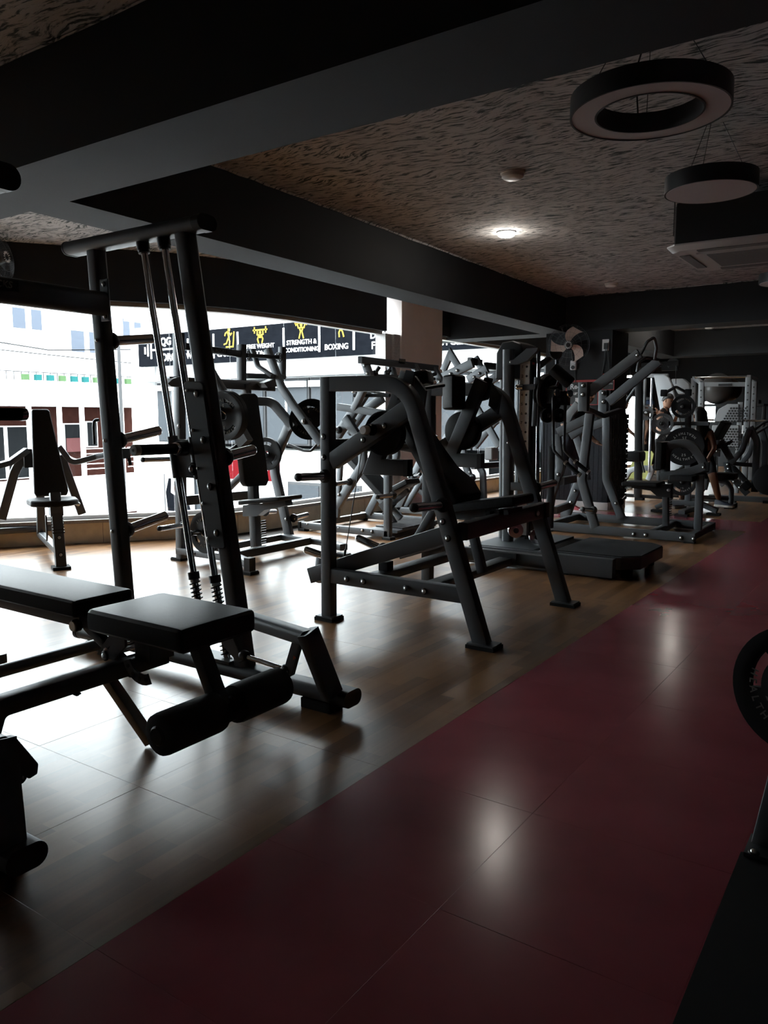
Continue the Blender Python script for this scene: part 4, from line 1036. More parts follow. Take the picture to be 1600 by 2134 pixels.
# ------------------------------------------------------------------ incline chest press by the window, and its neighbour
IP = thing('incline_press', 'grey plate-loaded incline press with a sloping black pad and long top bar by the pillar', 'exercise machine', (-5.0, 7.1, 0))
beam('base_rail', IP, [(-5.62, 6.60, .06), (-4.46, 6.60, .06)], .06, .075); beam('base_rail', IP, [(-5.62, 7.72, .06), (-4.62, 7.72, .06)], .06, .075)
beam('cross_bar', IP, [(-5.56, 6.62, .06), (-5.56, 7.72, .06)], .06, .07, side=SX); beam('cross_bar', IP, [(-4.75, 6.62, .05), (-4.75, 7.72, .05)], .06, .06, side=SX)
box('rail_end', IP, (-5.635, 6.60, .06), (.03, .085, .085), mat=BLACKPLASTIC)
foot(IP, (-4.46, 6.60), (.1, .1)); foot(IP, (-5.6, 6.6), (.09, .09)); foot(IP, (-4.64, 7.72), (.1, .1)); foot(IP, (-5.6, 7.72), (.09, .09))
for px, py in ((755, 1104), (775, 1107)): pass
bolt(IP, (-4.773,6.570,0.075), (0, -1, 0), .013); bolt(IP, (-4.650,6.570,0.070), (0, -1, 0), .013); bolt(IP, (-5.090,6.570,0.075), (0, -1, 0), .007, False); bolt(IP, (-5.524,6.570,0.083), (0, -1, 0), .008)
b = B()
for k in range(7): b.box((-4.60 + .0 * k, 6.86 + k * .11, .092), (.34, .10, .012))
b.make('foot_plate', BLACKPLASTIC, IP)['kind'] = 'stuff'
beam('foot_plate_frame', IP, [(-4.60, 6.70, .07), (-4.60, 7.66, .07)], .36, .03, side=SX)
beam('front_post', IP, [(-4.47, 6.60, .02), (-4.47, 6.60, 1.28)], .06, .075)
beam('front_post', IP, [(-4.62, 7.72, .02), (-4.62, 7.72, 1.28)], .06, .075)
beam('upper_rail', IP, [(-4.47, 6.60, 1.28), (-5.1, 6.60, 1.36)], .06, .075)
beam('upper_rail', IP, [(-4.62, 7.72, 1.28), (-5.1, 7.72, 1.36)], .06, .075)
beam('rear_frame', IP, [(-5.147,6.620,0.294), (-4.875,6.620,0.657), (-4.794,6.620,0.761), (-4.806,6.620,0.976), (-5.023,6.620,1.249)], .06, .09, bend=.12)
beam('rear_frame', IP, [(-5.50, 7.70, .09), (-5.18, 7.70, .62), (-5.10, 7.70, .80), (-5.1, 7.70, 1.30)], .06, .09, bend=.12)
bolt(IP, (-5.092,6.585,0.430), (0, -1, 0), .013)
horn(IP, (-4.954,6.590,0.575), (-4.927,6.300,0.571), .024); horn(IP, (-4.381,6.570,0.466), (-4.392,6.280,0.470), .024, cap=BLACKPLASTIC)
# press arms rising towards the name bar
beam('press_arm', IP, [(-5.241,6.750,1.042), (-4.829,6.750,1.539)], .06, .10)
beam('press_arm', IP, [(-5.197,6.900,1.081), (-4.995,6.900,1.310), (-4.743,6.900,1.451)], .06, .09, bend=.2)
box('arm_joint', IP, (-5.069,6.740,1.198), (.13, .07, .10), axes((.6, 0, .8), (-.8, 0, .6)), mat=STEEL)
horn(IP, (-5.191,6.720,1.115), (-5.057,6.450,1.135), .024)
rod('press_handle', IP, [(-4.949,6.650,1.508), (-4.893,6.650,1.552), (-4.483,6.650,1.471)], .014, CHROME, bend=.03)
rod('press_handle', IP, [(-4.894,6.600,1.476), (-4.449,6.600,1.469)], .018, RUBBER)
# name bar with its tilted hangers
beam('name_bar', IP, [(-4.600,6.301,1.810), (-4.600,7.780,1.801)], .05, .07, side=SX)
q = (-4.565,7.007,1.840); npl = box('name_plate', IP, q, (.005, .12, .04), mat=BLACKPLASTIC); text('lettering', npl, 'ROCKS', V(q) + V((.003, 0, 0)), SY, SZ, .032, LETTERD, .0004, .02, shear=.2)
for u0, v0, u1, v1, Y in ((761, 754, 772, 786, 6.45), (812, 760, 822, 790, 6.95), (858, 763, 886, 806, 7.3), (903, 770, 921, 800, 7.70)):
    pass
for a, c in (((-4.649,6.450,1.806), (-4.585,6.450,1.653)), ((-4.685,6.950,1.812), (-4.630,6.950,1.650)), ((-4.607,7.300,1.808), (-4.459,7.300,1.578)), ((-4.591,7.700,1.796), (-4.476,7.700,1.612))):
    beam('hanger', IP, [a, c], .06, .075)
    d = V(c) - V(a)
    bolt(IP, V(a) + d * .28 + V((0, -.03, 0)), (0, -1, 0), .012); bolt(IP, V(a) + d * .8 + V((0, -.03, 0)), (0, -1, 0), .012)
for a, c in (((-4.631,6.600,1.694), (-4.578,6.600,1.755)), ((-4.654,6.850,1.706), (-4.651,6.900,1.738)), ((-4.545,7.450,1.689), (-4.506,7.600,1.731))):
    b = B(); b.rod([a, c], .02, 12); b.ball(a, .035); b.make('pivot_bearing', BLACKPLASTIC, IP)
beam('pivot_shaft', IP, [(-4.650,6.500,1.671), (-4.553,7.650,1.676)], .035, .035, side=SX)
beam('arm_support', IP, [(-4.620,6.500,1.656), (-4.9, 6.60, 1.33)], .06, .07); beam('arm_support', IP, [(-4.501,7.700,1.623), (-4.8, 7.72, 1.31)], .06, .07)
# sloping pad, seat and its rail
PD = V((-4.876,7.150,0.401)) - V((-5.326,7.150,0.788)); PDn = PD.normalized(); PN = V((-PDn.z, 0, PDn.x)); PN = PN if PN.z > 0 else -PN
pc = V((-5.125,7.150,0.632))
pad('back_pad', IP, pc, (PD.length * 1.35, .28, .075), axes(PDn, PN), round_=.022)
beam('pad_rail', IP, [pc - PDn * .5 - PN * .07, pc + PDn * .66 - PN * .07], .05, .06)
prism('seat_carriage', IP, [(-4.872,7.050,0.293), (-4.789,7.050,0.356), (-4.688,7.050,0.305), (-4.795,7.050,0.208)], (0, .09, 0), mat=BLACKPLASTIC)
SDv = (V((-4.548,7.150,0.561)) - V((-4.729,7.150,0.473))).normalized()
pad('seat_pad', IP, V((-4.654,7.150,0.498)), (.32, .28, .065), axes(SDv), round_=.022)
beam('seat_rail', IP, [(-4.876,7.150,0.230), (-4.579,7.150,0.460)], .05, .055)
b = B()
for k in range(7): b.box(V((-4.861,7.100,0.214)) + PDn * (.05 * k) + V((0, 0, -.02)), (.015, .05, .02))
b.make('rack_teeth', BLACKPLASTIC, IP)['kind'] = 'stuff'
beam('pad_strut', IP, [pc + PDn * .3 - PN * .1, (-4.75, 7.15, .08)], .05, .06); beam('pad_strut', IP, [pc - PDn * .4 - PN * .1, (-5.56, 7.15, .08)], .05, .06)

NP = thing('plate_press', 'grey plate-loaded press partly hidden behind the cable tower, with crossed diagonal arms', 'exercise machine', (-5.2, 9.2, 0))
beam('base_rail', NP, [(-5.62, 8.45, .06), (-4.55, 8.45, .06)], .06, .075); beam('base_rail', NP, [(-5.62, 9.35, .06), (-4.55, 9.35, .06)], .06, .075)
beam('cross_bar', NP, [(-5.55, 8.45, .06), (-5.55, 9.35, .06)], .06, .07, side=SX); beam('cross_bar', NP, [(-4.62, 8.45, .06), (-4.62, 9.35, .06)], .06, .07, side=SX)
for p in ((-5.58, 8.45), (-4.6, 8.45), (-5.58, 9.35), (-4.6, 9.35)): foot(NP, p, (.09, .09))
beam('rear_leg', NP, [(-5.559,8.450,0.070), (-5.239,8.450,0.668), (-5.024,8.450,1.040)], .06, .09); beam('rear_leg', NP, [(-5.574,8.600,0.042), (-5.259,8.600,0.499), (-5.110,8.600,0.732)], .05, .07)
bolt(NP, (-5.379,8.410,0.493), (0, -1, 0), .013)
horn(NP, (-5.306,8.420,0.508), (-5.070,8.200,0.555), .022)
beam('front_post', NP, [(-5.132,9.300,1.024), (-5.031,9.300,0.595), (-4.820,9.300,0.076)], .06, .09, bend=.2)
for q in ((-4.957,9.260,0.523), (-4.881,9.260,0.243), (-4.843,9.260,0.123)): bolt(NP, q, (0, -1, 0), .014)
horn(NP, (-4.905,9.260,0.454), (-4.929,9.050,0.447), .03, cap=BLACKPLASTIC)
beam('cross_tube', NP, [(-4.929,9.300,0.599), (-4.834,9.900,0.598)], .06, .08, side=SX, mat=BLACKPLASTIC)
beam('arch_tube', NP, [(-4.873,9.400,0.576), (-4.829,9.400,0.513), (-4.808,9.400,0.158)], .06, .08, bend=.1)
beam('diagonal_arm', NP, [(-4.872,8.800,1.730), (-4.471,8.800,1.160), (-4.301,8.800,0.895)], .05, .085); beam('diagonal_arm', NP, [(-4.604,9.000,1.820), (-4.461,9.000,1.321)], .03, .03)
beam('diagonal_arm', NP, [(-4.792,9.100,0.876), (-4.535,9.100,1.175), (-4.441,9.100,1.248)], .06, .09); beam('diagonal_arm', NP, [(-5.487,8.900,0.387), (-5.074,8.900,1.032), (-4.901,8.900,1.371)], .06, .09)
beam('top_arm', NP, [(-4.942,8.500,1.738), (-4.524,8.500,1.897)], .06, .11); beam('top_arm', NP, [(-4.957,9.200,1.736), (-4.686,9.200,1.875)], .06, .11); beam('top_arm', NP, [(-4.871,9.500,1.694), (-4.634,9.500,1.814)], .06, .11)
for q in ((-4.811,8.460,1.779), (-4.718,8.460,1.816), (-4.858,9.160,1.769), (-4.782,9.160,1.815)): bolt(NP, q, (0, -1, 0), .014)
beam('top_bar', NP, [(-4.900,9.114,1.976), (-4.900,9.422,1.963)], .06, .09, side=SX, mat=BLACKPLASTIC); beam('top_bar', NP, [(-4.800,9.380,1.926), (-4.800,9.867,1.926)], .06, .09, side=SX, mat=BLACKPLASTIC)
beam('raised_handle', NP, [(-5.046,8.700,1.839), (-4.944,8.700,2.037), (-4.784,8.700,1.812)], .05, .085); beam('raised_handle', NP, [(-4.915,9.300,2.031), (-4.771,9.300,1.809)], .05, .085)
rod('grip', NP, [(-4.622,9.300,1.236), (-4.732,9.300,1.173), (-4.632,9.300,1.061)], .018, RUBBER, bend=.03)
pad('head_pad', NP, (-4.755,9.500,0.768), (.12, .2, .17), mat=GREYPAD, round_=.03)
pad('seat_pad', NP, (-5.547,8.900,0.339), (.3, .3, .07), round_=.02); beam('seat_post', NP, [(-5.547,8.900,0.301), (-5.2, 8.9, .08)], .06, .07)

# ------------------------------------------------------------------ cable tower with pulleys and a low platform
CT = thing('cable_tower', 'tall charcoal cable machine with numbered rail, pulleys and a low black foot platform', 'exercise machine', (-2.7, 6.4, 0))
beam('base_beam', CT, [(-3.15, 5.93, .085), (-2.33, 5.93, .085), (-1.90, 5.93, .085)], .08, .15)
bx = box('base_cap', CT, (-2.345, 5.888, .085), (.006, .004, .148), mat=BLACKPLASTIC)
beam('base_beam', CT, [(-3.15, 6.87, .085), (-2.0, 6.87, .085)], .08, .12)
box('base_tray', CT, (-2.86, 6.40, .155), (.56, .92, .02)); 
b = B(); pl = [(-2.42, 5.97, .12), (-1.86, 5.97, .12), (-1.74, 6.09, .12), (-1.74, 6.71, .12), (-1.86, 6.83, .12), (-2.42, 6.83, .12)]; b.prism(pl, (0, 0, .10)); b.make('platform', STEEL, CT, bevel=.004, seg=1)
b = B(); b.prism([(x * .98 - .04, 6.4 + (y - 6.4) * .96, .173) for x, y, z in pl], (0, 0, .006)); b.make('platform_mat', RUBBER, CT)
for p in ((-1.85, 6.1), (-1.85, 6.7), (-3.05, 5.93), (-3.05, 6.87), (-2.3, 5.93)): box('foot', CT, (p[0], p[1], .035), (.07, .07, .07), mat=RUBBER)
OV2 = rsec(.075, .10, .03, 5)
def oval2(name, a, c, mat=None):
    b = B(); b.sweep([a, c], OV2, SY); return b.make(name, mat or STEEL, CT)
oval2('upright', (-2.96, 6.26, .165), (-2.985, 6.26, 1.83)); oval2('upright', (-3.06, 6.40, .165), (-3.08, 6.40, 1.80)); oval2('upright', (-2.985, 6.55, .165), (-2.985, 6.55, 1.80))
for z in (.36, 1.03): bolt(CT, (-2.955, 6.22, z), (0, -1, 0), .011, False)
bolt(CT, (-2.945, 6.22, 1.72), (0, -1, 0), .011, False)
secs = []
for y in (6.32, 6.33, 6.64, 6.65):
    k = .94 if y in (6.32, 6.65) else 1
    secs.append([V((-3.0 + a * k, y, 1.76 + c * k)) for a, c in ((-.14, -.18), (.12, -.18), (.13, .02), (.10, .12), (.02, .15), (-.08, .14), (-.135, .05))])
b = B(); b.loops(secs); cv = b.make('top_cover', BLACKPLASTIC, CT, bevel=.006, seg=2)
text('lettering', cv, 'ROCKS', (-2.868, 6.48, 1.79), SY, SZ, .06, LETTERD, .0005, .02, shear=.2)
box('logo_bar', cv, (-2.864, 6.48, 1.72), (.004, .10, .02), mat=RED)
NUM = noisy('brushed pale steel', (.70, .70, .68), (.8, .8, .78), 40, rough=.45, metal=.0)
rail = box('numbered_rail', CT, (-2.845, 6.295, .975), (.088, .012, 1.50), mat=NUM)
for k in range(14):
    z = 1.68 - k * .0795
    b = B(); b.lathe([(.010, 0), (.010, .002)], (-2.826, 6.2885, z), (0, -1, 0), 12); b.make('hole', BLACKPLASTIC, rail)
    if k < 12: text('number', rail, str(k + 1), (-2.866, 6.288, z), SX, SZ, .034, BLACKPLASTIC, .0004, .02)
box('rail_back', CT, (-2.845, 6.325, .975), (.086, .045, 1.50), mat=STEEL)
box('stack_guide', CT, (-2.86, 6.50, .9), (.05, .10, 1.5), mat=BLACKPLASTIC)
for k in range(12): box('weight_slab', CT, (-2.93, 6.44, .22 + k * .028), (.16, .24, .026), mat=PLATE)
rod('stack_rod', CT, [(-2.93, 6.40, .2), (-2.93, 6.40, 1.7)], .011); rod('stack_rod', CT, [(-2.93, 6.50, .2), (-2.93, 6.50, 1.7)], .011)
beam('stack_bar', CT, [(-2.928,6.250,0.654), (-2.774,6.250,0.653)], .05, .07)
prism('top_bracket', CT, [(-2.982,6.240,1.732), (-2.920,6.240,1.738), (-2.802,6.240,1.825), (-2.698,6.240,1.828), (-2.706,6.240,1.805), (-2.791,6.240,1.725), (-2.883,6.240,1.696), (-2.973,6.240,1.699)], (0, .05, 0), mat=STEEL)
rod('slide_rod', CT, [(-2.728,6.300,1.818), (-2.706,6.300,0.222)], .018)
beam('slide_sleeve', CT, [(-2.731,6.300,1.589), (-2.747,6.300,1.175)], .055, .05, r=.015)
beam('slide_arm', CT, [(-2.875,6.280,1.503), (-2.738,6.280,1.508)], .04, .05, r=.01)
b = B(); b.rod([(-2.897,6.260,1.507), (-2.843,6.260,1.506)], .022, 14); b.ball((-2.892,6.260,1.507), .025); b.make('selector_knob', CHROME, CT)
# second column with big wheel, small pulleys and two hanging grips
beam('rear_mast', CT, [(-2.668,6.500,0.999), (-2.666,6.500,0.277)], .05, .05); 
b = B(); b.lathe([(.13, -.03), (.165, -.035), (.175, -.02), (.165, 0), (.175, .02), (.165, .035), (.13, .03)], (-2.682,6.420,1.446), (.97, -.25, 0), 36); b.make('pulley_wheel', BLACKPLASTIC, CT)
for q, Y in (((-2.636,6.300,1.265), 0), ((-2.581,6.420,1.265), 0), ((-2.738,6.500,1.299), 0)):
    b = B(); b.lathe([(.045, -.016), (.06, -.016), (.05, 0), (.06, .016), (.045, .016)], q, (.8, -.6, 0), 26); b.make('small_pulley', BLACKPLASTIC, CT)
    b = B(); b.lathe([(.018, -.03), (.018, .03)], q, (.8, -.6, 0), 14); b.make('pulley_hub', CHROME, CT)
for q in ((-2.555,6.300,1.457), (-2.480,6.400,1.450)):
    b = B(); b.lathe([(.03, -.01), (.034, 0), (.03, .01)], q, (.9, -.4, 0), 18); b.make('chrome_cap', CHROME, CT)
box('swivel_head', CT, (-2.610,6.330,1.427), (.06, .07, .12), mat=BLACKPLASTIC); box('swivel_head', CT, (-2.525,6.420,1.411), (.06, .07, .12), mat=BLACKPLASTIC)
beam('swivel_bar', CT, [(-2.764,6.320,1.494), (-2.508,6.440,1.427)], .05, .07, mat=BLACKPLASTIC)
rod('pull_rod', CT, [(-2.588,6.300,1.418), (-2.572,6.300,0.974), (-2.462,6.300,0.868)], .0125, STEEL, bend=.05); rod('pull_rod', CT, [(-2.525,6.420,1.403), (-2.525,6.420,0.971), (-2.424,6.420,0.876)], .0125, STEEL, bend=.05)
for a, c in (((-2.467,6.300,0.876), (-2.329,6.300,0.768)), ((-2.428,6.420,0.880), (-2.295,6.420,0.783))):
    a, c = V(a), V(c); d = (c - a).normalized(); b = B(); b.rod([a, c], .0185, 14, mi=0); b.lathe([(.021, 0), (.021, .018)], a, d, 14, 1); b.lathe([(.021, -.02), (.021, 0)], c, d, 14, 1); b.make('pull_grip', [RUBBER, ALU], CT)
rod('roll_post', CT, [(-2.585,6.360,1.783), (-2.586,6.360,1.676)], .016); prism('roll_bracket', CT, [(-2.654,6.360,1.802), (-2.547,6.360,1.797), (-2.554,6.360,1.766), (-2.579,6.360,1.731), (-2.622,6.360,1.753)], (0, .05, 0), mat=BLACKPLASTIC)
prism('roll_arm', CT, [(-2.778,6.400,1.717), (-2.669,6.400,1.770), (-2.638,6.400,1.744), (-2.750,6.400,1.667)], (0, .03, 0), mat=STEEL)
a, c = V((-2.604,6.300,1.665)), V((-2.455,6.360,1.528)); d = (c - a).normalized(); L_ = (c - a).length
b = B(); b.lathe([(.03, 0), (.05, .006), (.054, .02), (.054, L_ - .02), (.05, L_ - .006), (.03, L_)], a, d, 22); b.make('foam_roll', VINYL, CT)
rod('roll_axle', CT, [(-2.633,6.340,1.500), (-2.573,6.340,1.518), (-2.562,6.340,1.558)], .012)
for q in ((-2.837,6.150,0.284), (-2.663,6.200,0.238)):
    b = B(); b.lathe([(.055, -.02), (.065, -.02), (.055, 0), (.065, .02), (.055, .02)], q, (.6, -.8, 0), 26); b.make('base_pulley', CHROME, CT)
    b = B(); b.lathe([(.024, -.03), (.024, .03)], q, (.6, -.8, 0), 14); b.make('pulley_hub', BLACKPLASTIC, CT)
for u in (0, 1, 2): pass
rod('cable', CT, [(-2.704,6.400,1.249), (-2.692,6.400,0.287)], .004, CABLE, n=6); rod('cable', CT, [(-2.712,6.350,1.208), (-2.684,6.350,0.293)], .004, CABLE, n=6)

# ------------------------------------------------------------------ high row machine beyond the cable tower
HR = thing('pulldown_machine', 'grey plate-loaded pulldown machine with bent uprights, raised arms and a black seat near the aisle', 'exercise machine', (-2.6, 8.6, 0))
G1, G2 = 8.13, 9.12
beam('base_rail', HR, [(-3.40, G1, .055), (-1.80, G1, .055)], .06, .09); beam('base_rail', HR, [(-3.60, G2, .055), (-1.82, G2, .055)], .06, .09)
beam('cross_bar', HR, [(-1.85, G1, .055), (-1.85, G2, .055)], .06, .07, side=SX); beam('cross_bar', HR, [(-2.25, G1, .055), (-2.25, G2, .055)], .06, .07, side=SX); beam('cross_bar', HR, [(-3.38, G1, .055), (-3.38, G2, .055)], .06, .07, side=SX)
for p in ((-1.85, G1), (-3.35, G1), (-1.9, G2), (-3.5, G2)): box('foot', HR, (p[0], p[1], .006), (.1, .09, .012), mat=RUBBER)
for px in (0,): pass
for q in ((-2.403,8.098,0.046), (-2.280,8.098,0.047), (-1.928,8.098,0.047), (-1.808,8.098,0.048)): bolt(HR, q, (0, -1, 0), .015)
beam('upright', HR, [(-2.824,8.130,0.079), (-2.989,8.130,0.582), (-2.921,8.130,1.289)], .065, .09, bend=.15); beam('upright', HR, [(-2.848,9.100,0.079), (-3.040,9.100,0.516), (-3.067,9.100,1.293)], .065, .09, bend=.15)
beam('pivot_block', HR, [(-2.990,8.130,1.315), (-2.995,8.130,1.618)], .09, .10, r=.006); beam('pivot_block', HR, [(-3.107,9.100,1.288), (-3.111,9.100,1.567)], .09, .10, r=.006)
for q in ((-2.986,8.080,1.586), (-2.988,8.080,1.490), (-3.099,9.050,1.532), (-3.095,9.050,1.432)): bolt(HR, q, (0, -1, 0), .017)
bolt(HR, (-2.909,9.060,0.249), (0, -1, 0), .014); bolt(HR, (-2.435,8.100,1.876), (0, -1, 0), .015)
beam('pull_arm', HR, [(-2.970,8.200,1.513), (-2.441,8.200,1.897)], .06, .105); beam('pull_arm', HR, [(-3.016,9.000,1.425), (-2.464,9.000,1.872)], .06, .105)
rod('pull_handle', HR, [(-2.437,8.220,1.894), (-2.387,8.250,2.019), (-2.359,8.400,2.073), (-2.358,8.500,1.973), (-2.401,8.600,1.867)], .016, STEEL, bend=.06)
rod('pull_handle', HR, [(-2.465,9.000,1.883), (-2.550,8.800,1.900), (-2.572,8.600,1.838), (-2.583,8.600,1.737)], .016, STEEL, bend=.08)
beam('centre_brace', HR, [(-2.967,8.150,1.335), (-2.947,8.600,1.265), (-2.904,9.080,1.331)], .05, .07, side=SZ, bend=.1)
beam('rear_brace', HR, [(-2.948,8.150,1.239), (-3.277,8.150,1.082)], .06, .10); beam('rear_brace', HR, [(-3.098,9.100,1.193), (-3.224,9.100,1.147)], .06, .10)
beam('rear_brace', HR, [(-3.052,8.400,1.165), (-3.236,8.400,1.047)], .05, .10)
beam('counter_arm', HR, [(-3.115,8.300,1.394), (-3.205,8.300,1.291), (-3.246,8.300,1.196)], .05, .09, bend=.06, mat=STEEL2)
beam('rear_leg', HR, [(-3.293,8.150,1.067), (-3.239,8.150,0.701), (-3.331,8.150,0.406), (-3.379,8.150,0.108)], .06, .085, bend=.12)
bolt(HR, (-3.248,8.110,0.630), (0, -1, 0), .015)
beam('rear_leg', HR, [(-3.226,8.700,0.518), (-3.365,8.700,0.134)], .06, .10); bolt(HR, (-3.259,8.660,0.408), (0, -1, 0), .012)
beam('rear_leg', HR, [(-3.358,8.900,1.053), (-3.244,8.900,0.746), (-3.213,8.900,0.522)], .06, .09)
beam('low_cross', HR, [(-3.223,8.150,0.555), (-3.296,8.900,0.546)], .06, .085, side=SX); beam('low_cross', HR, [(-3.298,8.150,0.227), (-3.354,8.800,0.233)], .06, .08, side=SX)
horn(HR, (-2.832,8.090,0.269), (-2.880,7.860,0.299), .025, cap=BLACKPLASTIC); horn(HR, (-2.884,9.140,0.260), (-2.898,9.360,0.297), .025, cap=CHROME)
bolt(HR, (-3.279,8.600,0.278), (0, -1, 0), .02, False); bolt(HR, (-2.985,8.090,0.264), (0, -1, 0), .01, False)
beam('seat_post', HR, [(-2.215, 8.62, .09), (-2.235, 8.62, .50)], .07, .06)
b = B()
for k in range(9): b.box((-2.175, 8.62, .20 + .025 * k), (.012, .06, .012))
b.make('rack_teeth', BLACKPLASTIC, HR)['kind'] = 'stuff'
prism('seat_bracket', HR, [(-2.589,8.620,0.505), (-2.171,8.620,0.546), (-2.170,8.620,0.401), (-2.306,8.620,0.404), (-2.380,8.620,0.463), (-2.588,8.620,0.484)], (0, .1, 0), mat=BLACKPLASTIC)
b = B(); b.prism([(-2.665,8.620,0.554), (-2.282,8.620,0.561), (-2.280,8.620,0.509), (-2.663,8.620,0.506)], (0, .33, 0)); b.make('seat_pad', VINYL, HR, bevel=.02, seg=3)
bolt(HR, (-2.185,8.550,0.483), (0, -1, 0), .018, False)
beam('knee_arch', HR, [(-2.212,8.500,0.593), (-2.218,8.500,0.978), (-1.967,8.500,0.982), (-1.840,8.500,0.798), (-1.826,8.500,0.685)], .06, .085, bend=.16)
beam('front_post', HR, [(-1.86, 8.50, .09), (-1.86, 8.50, .66)], .06, .075)
beam('knee_lever', HR, [(-2.249,8.450,0.625), (-1.942,8.450,0.698), (-1.804,8.450,0.752)], .05, .085); bolt(HR, (-1.816,8.420,0.744), (0, -1, 0), .016, False)
box('lever_end', HR, (-1.785,8.450,0.753), (.03, .055, .09), mat=BLACKPLASTIC)
pad('knee_pad', HR, (-2.242,8.480,0.852), (.075, .34, .29), round_=.022)
b = B(); b.lathe([(.02, 0), (.04, .004), (.042, .02), (.042, .36), (.04, .376), (.02, .38)], (-2.284,8.400,0.733), SY, 20); b.make('foam_roll', RUBBER, HR)
pad('thigh_pad', HR, (-2.010,8.450,0.625), (.24, .3, .06), mat=VINYL, round_=.02)


# ------------------------------------------------------------------ column mat, signs and wall fan
mt = thing('quilted_mat', 'black quilted wrap mat on a white plinth around the column', 'mat', (-3.95, 10.75, 0))
for nm, z, h, m_, e in (('plinth', .05, .10, WHITE, .012), ('mat_body', .70, 1.19, QUILT, 0)):
    b = B(); b.box((-3.935, 10.405 - e / 2, z), (.97 + e, .024 + e, h)); b.make(nm, m_, mt); b = B(); b.box((-3.455 + e / 2, 10.76, z), (.024 + e, .68, h)); b.make(nm, m_, mt)
b = B()
for i in range(14):
    for k in range(17): b.box((-4.37 + .068 * i, 10.392, .145 + .07 * k), (.054, .008, .056))
for i in range(11):
    for k in range(17): b.box((-3.440, 10.445 + .068 * i, .145 + .07 * k), (.008, .054, .056))
b.make('quilt_squares', QUILT, mt)['kind'] = 'stuff'
FN = thing('wall_fan', 'wall fan with three pale blades in a wire cage high on the black column', 'fan', (-4.0, 10.41, 2.2))
def fan(T, c, fd, R, blade=True, nw=22, wire=.0012):
    c = V(c); fd = V(fd).normalized(); u = fd.cross(V((0, 0, 1))).normalized(); w = u.cross(fd).normalized() if False else V((0, 0, 1)); w = (w - fd * w.dot(fd)).normalized()
    b = B()
    for sg in (1, -1):
        for k in range(nw):
            a = 2 * math.pi * k / nw; d = u * math.cos(a) + w * math.sin(a)
            pts = [c + fd * (sg * .075) + d * .05, c + fd * (sg * .07) + d * (R * .6), c + fd * (sg * .045) + d * (R * .92), c + d * R]
            b.rod(pts, wire * .7, 4)
        for rr, h in ((.05, .075), (R * .38, .073), (R * .62, .069), (R * .93, .043)):
            ring = [c + fd * (sg * h) + (u * math.cos(t) + w * math.sin(t)) * rr for t in [2 * math.pi * j / 32 for j in range(33)]]
            b.rod(ring, wire, 5)
    b.rod([c + (u * math.cos(t) + w * math.sin(t)) * R for t in [2 * math.pi * j / 40 for j in range(41)]], wire * 2, 6)
    b.make('cage', STEEL, T)['kind'] = 'stuff'
    if blade:
        for k, a0 in enumerate((1.55, 3.55, 5.75)):
            b = B(); pts = []
            for t in range(8):
                rr = R * (.2 + .66 * t / 7); wd = R * (.10 + .18 * math.sin(min(1, t / 6) * 1.7)); sw = .55 * (t / 7) ** 1.5
                d = u * math.cos(a0 + sw) + w * math.sin(a0 + sw); n = u * -math.sin(a0 + sw) + w * math.cos(a0 + sw)
                p = c + d * rr; pts.append([p - n * wd + fd * .015, p + n * wd - fd * .015, p + n * wd - fd * .018, p - n * wd + fd * .012])
            b.loops(pts); b.make('blade', FANB, T)
    b = B(); b.lathe([(.05, -.02), (.058, .0), (.05, .05), (.03, .08), (.01, .083)], c, fd, 20); hb = b.make('hub', BLACKPLASTIC, T)
    b = B()
    for k in range(14):
        a = 2 * math.pi * k / 14; d = u * math.cos(a) + w * math.sin(a); b.rod([c + fd * .08 + d * .03, c + fd * .082 + d * .05], .004, 5)
    b.make('hub_ring', WHITE, hb)['kind'] = 'stuff'
    b = B(); b.lathe([(.07, 0), (.075, -.03), (.06, -.14), (.03, -.16)], c - fd * .08, fd, 20); b.make('motor', BLACKPLASTIC, T)
    return u, w
FANB = simple('pale cream fan blade', (.62, .47, .40), .5)
fan(FN, (-3.98, 10.18, 2.21), (.30, -.95, -.08), .27)
rod('arm', FN, [(-3.98, 10.30, 2.2), (-3.98, 10.36, 2.05), (-3.98, 10.40, 2.0)], .02, BLACKPLASTIC)
box('base_box', FN, (-3.985, 10.395, 1.955), (.085, .05, .13), mat=WHITE, bevel=.01)
b = B(); b.lathe([(.025, 0), (.025, .012)], (-3.985, 10.369, 1.925), (0, -1, 0), 16); b.make('dial', BLACKPLASTIC, FN)
rod('power_cord', FN, [(-3.97, 10.405, 1.9), (-3.95, 10.408, 1.7), (-3.90, 10.41, 1.5)], .006, CABLE, n=6)
so = thing('wall_socket', 'white wall socket with a plugged cable on the black column', 'socket', (-3.56, 10.41, 2.2))
box('face_plate', so, (-3.555, 10.413, 2.205), (.09, .012, .15), mat=WHITE); box('plug', so, (-3.545, 10.395, 2.19), (.05, .03, .08), mat=BLACKPLASTIC)
rod('cord', so, [(-3.55, 10.39, 2.15), (-3.57, 10.405, 1.95), (-3.6, 10.41, 1.75)], .006, CABLE, n=6); rod('cord', so, [(-3.53, 10.39, 2.15), (-3.50, 10.405, 1.95), (-3.48, 10.41, 1.8)], .006, CABLE, n=6)
SGR = simple('red sign border', (.40, .03, .03), .5); SGK = simple('black sign face', (.012, .012, .012), .5)
s1 = thing('wall_sign', 'black sign with red border and white words about weights on the column', 'sign', (-3.85, 10.41, 1.6))
b = B(); b.box((-3.86, 10.412, 1.585), (.46, .012, .34)); b.make('border', SGR, s1); b = B(); b.box((-3.86, 10.405, 1.575), (.43, .004, .30)); b.make('face', SGK, s1)
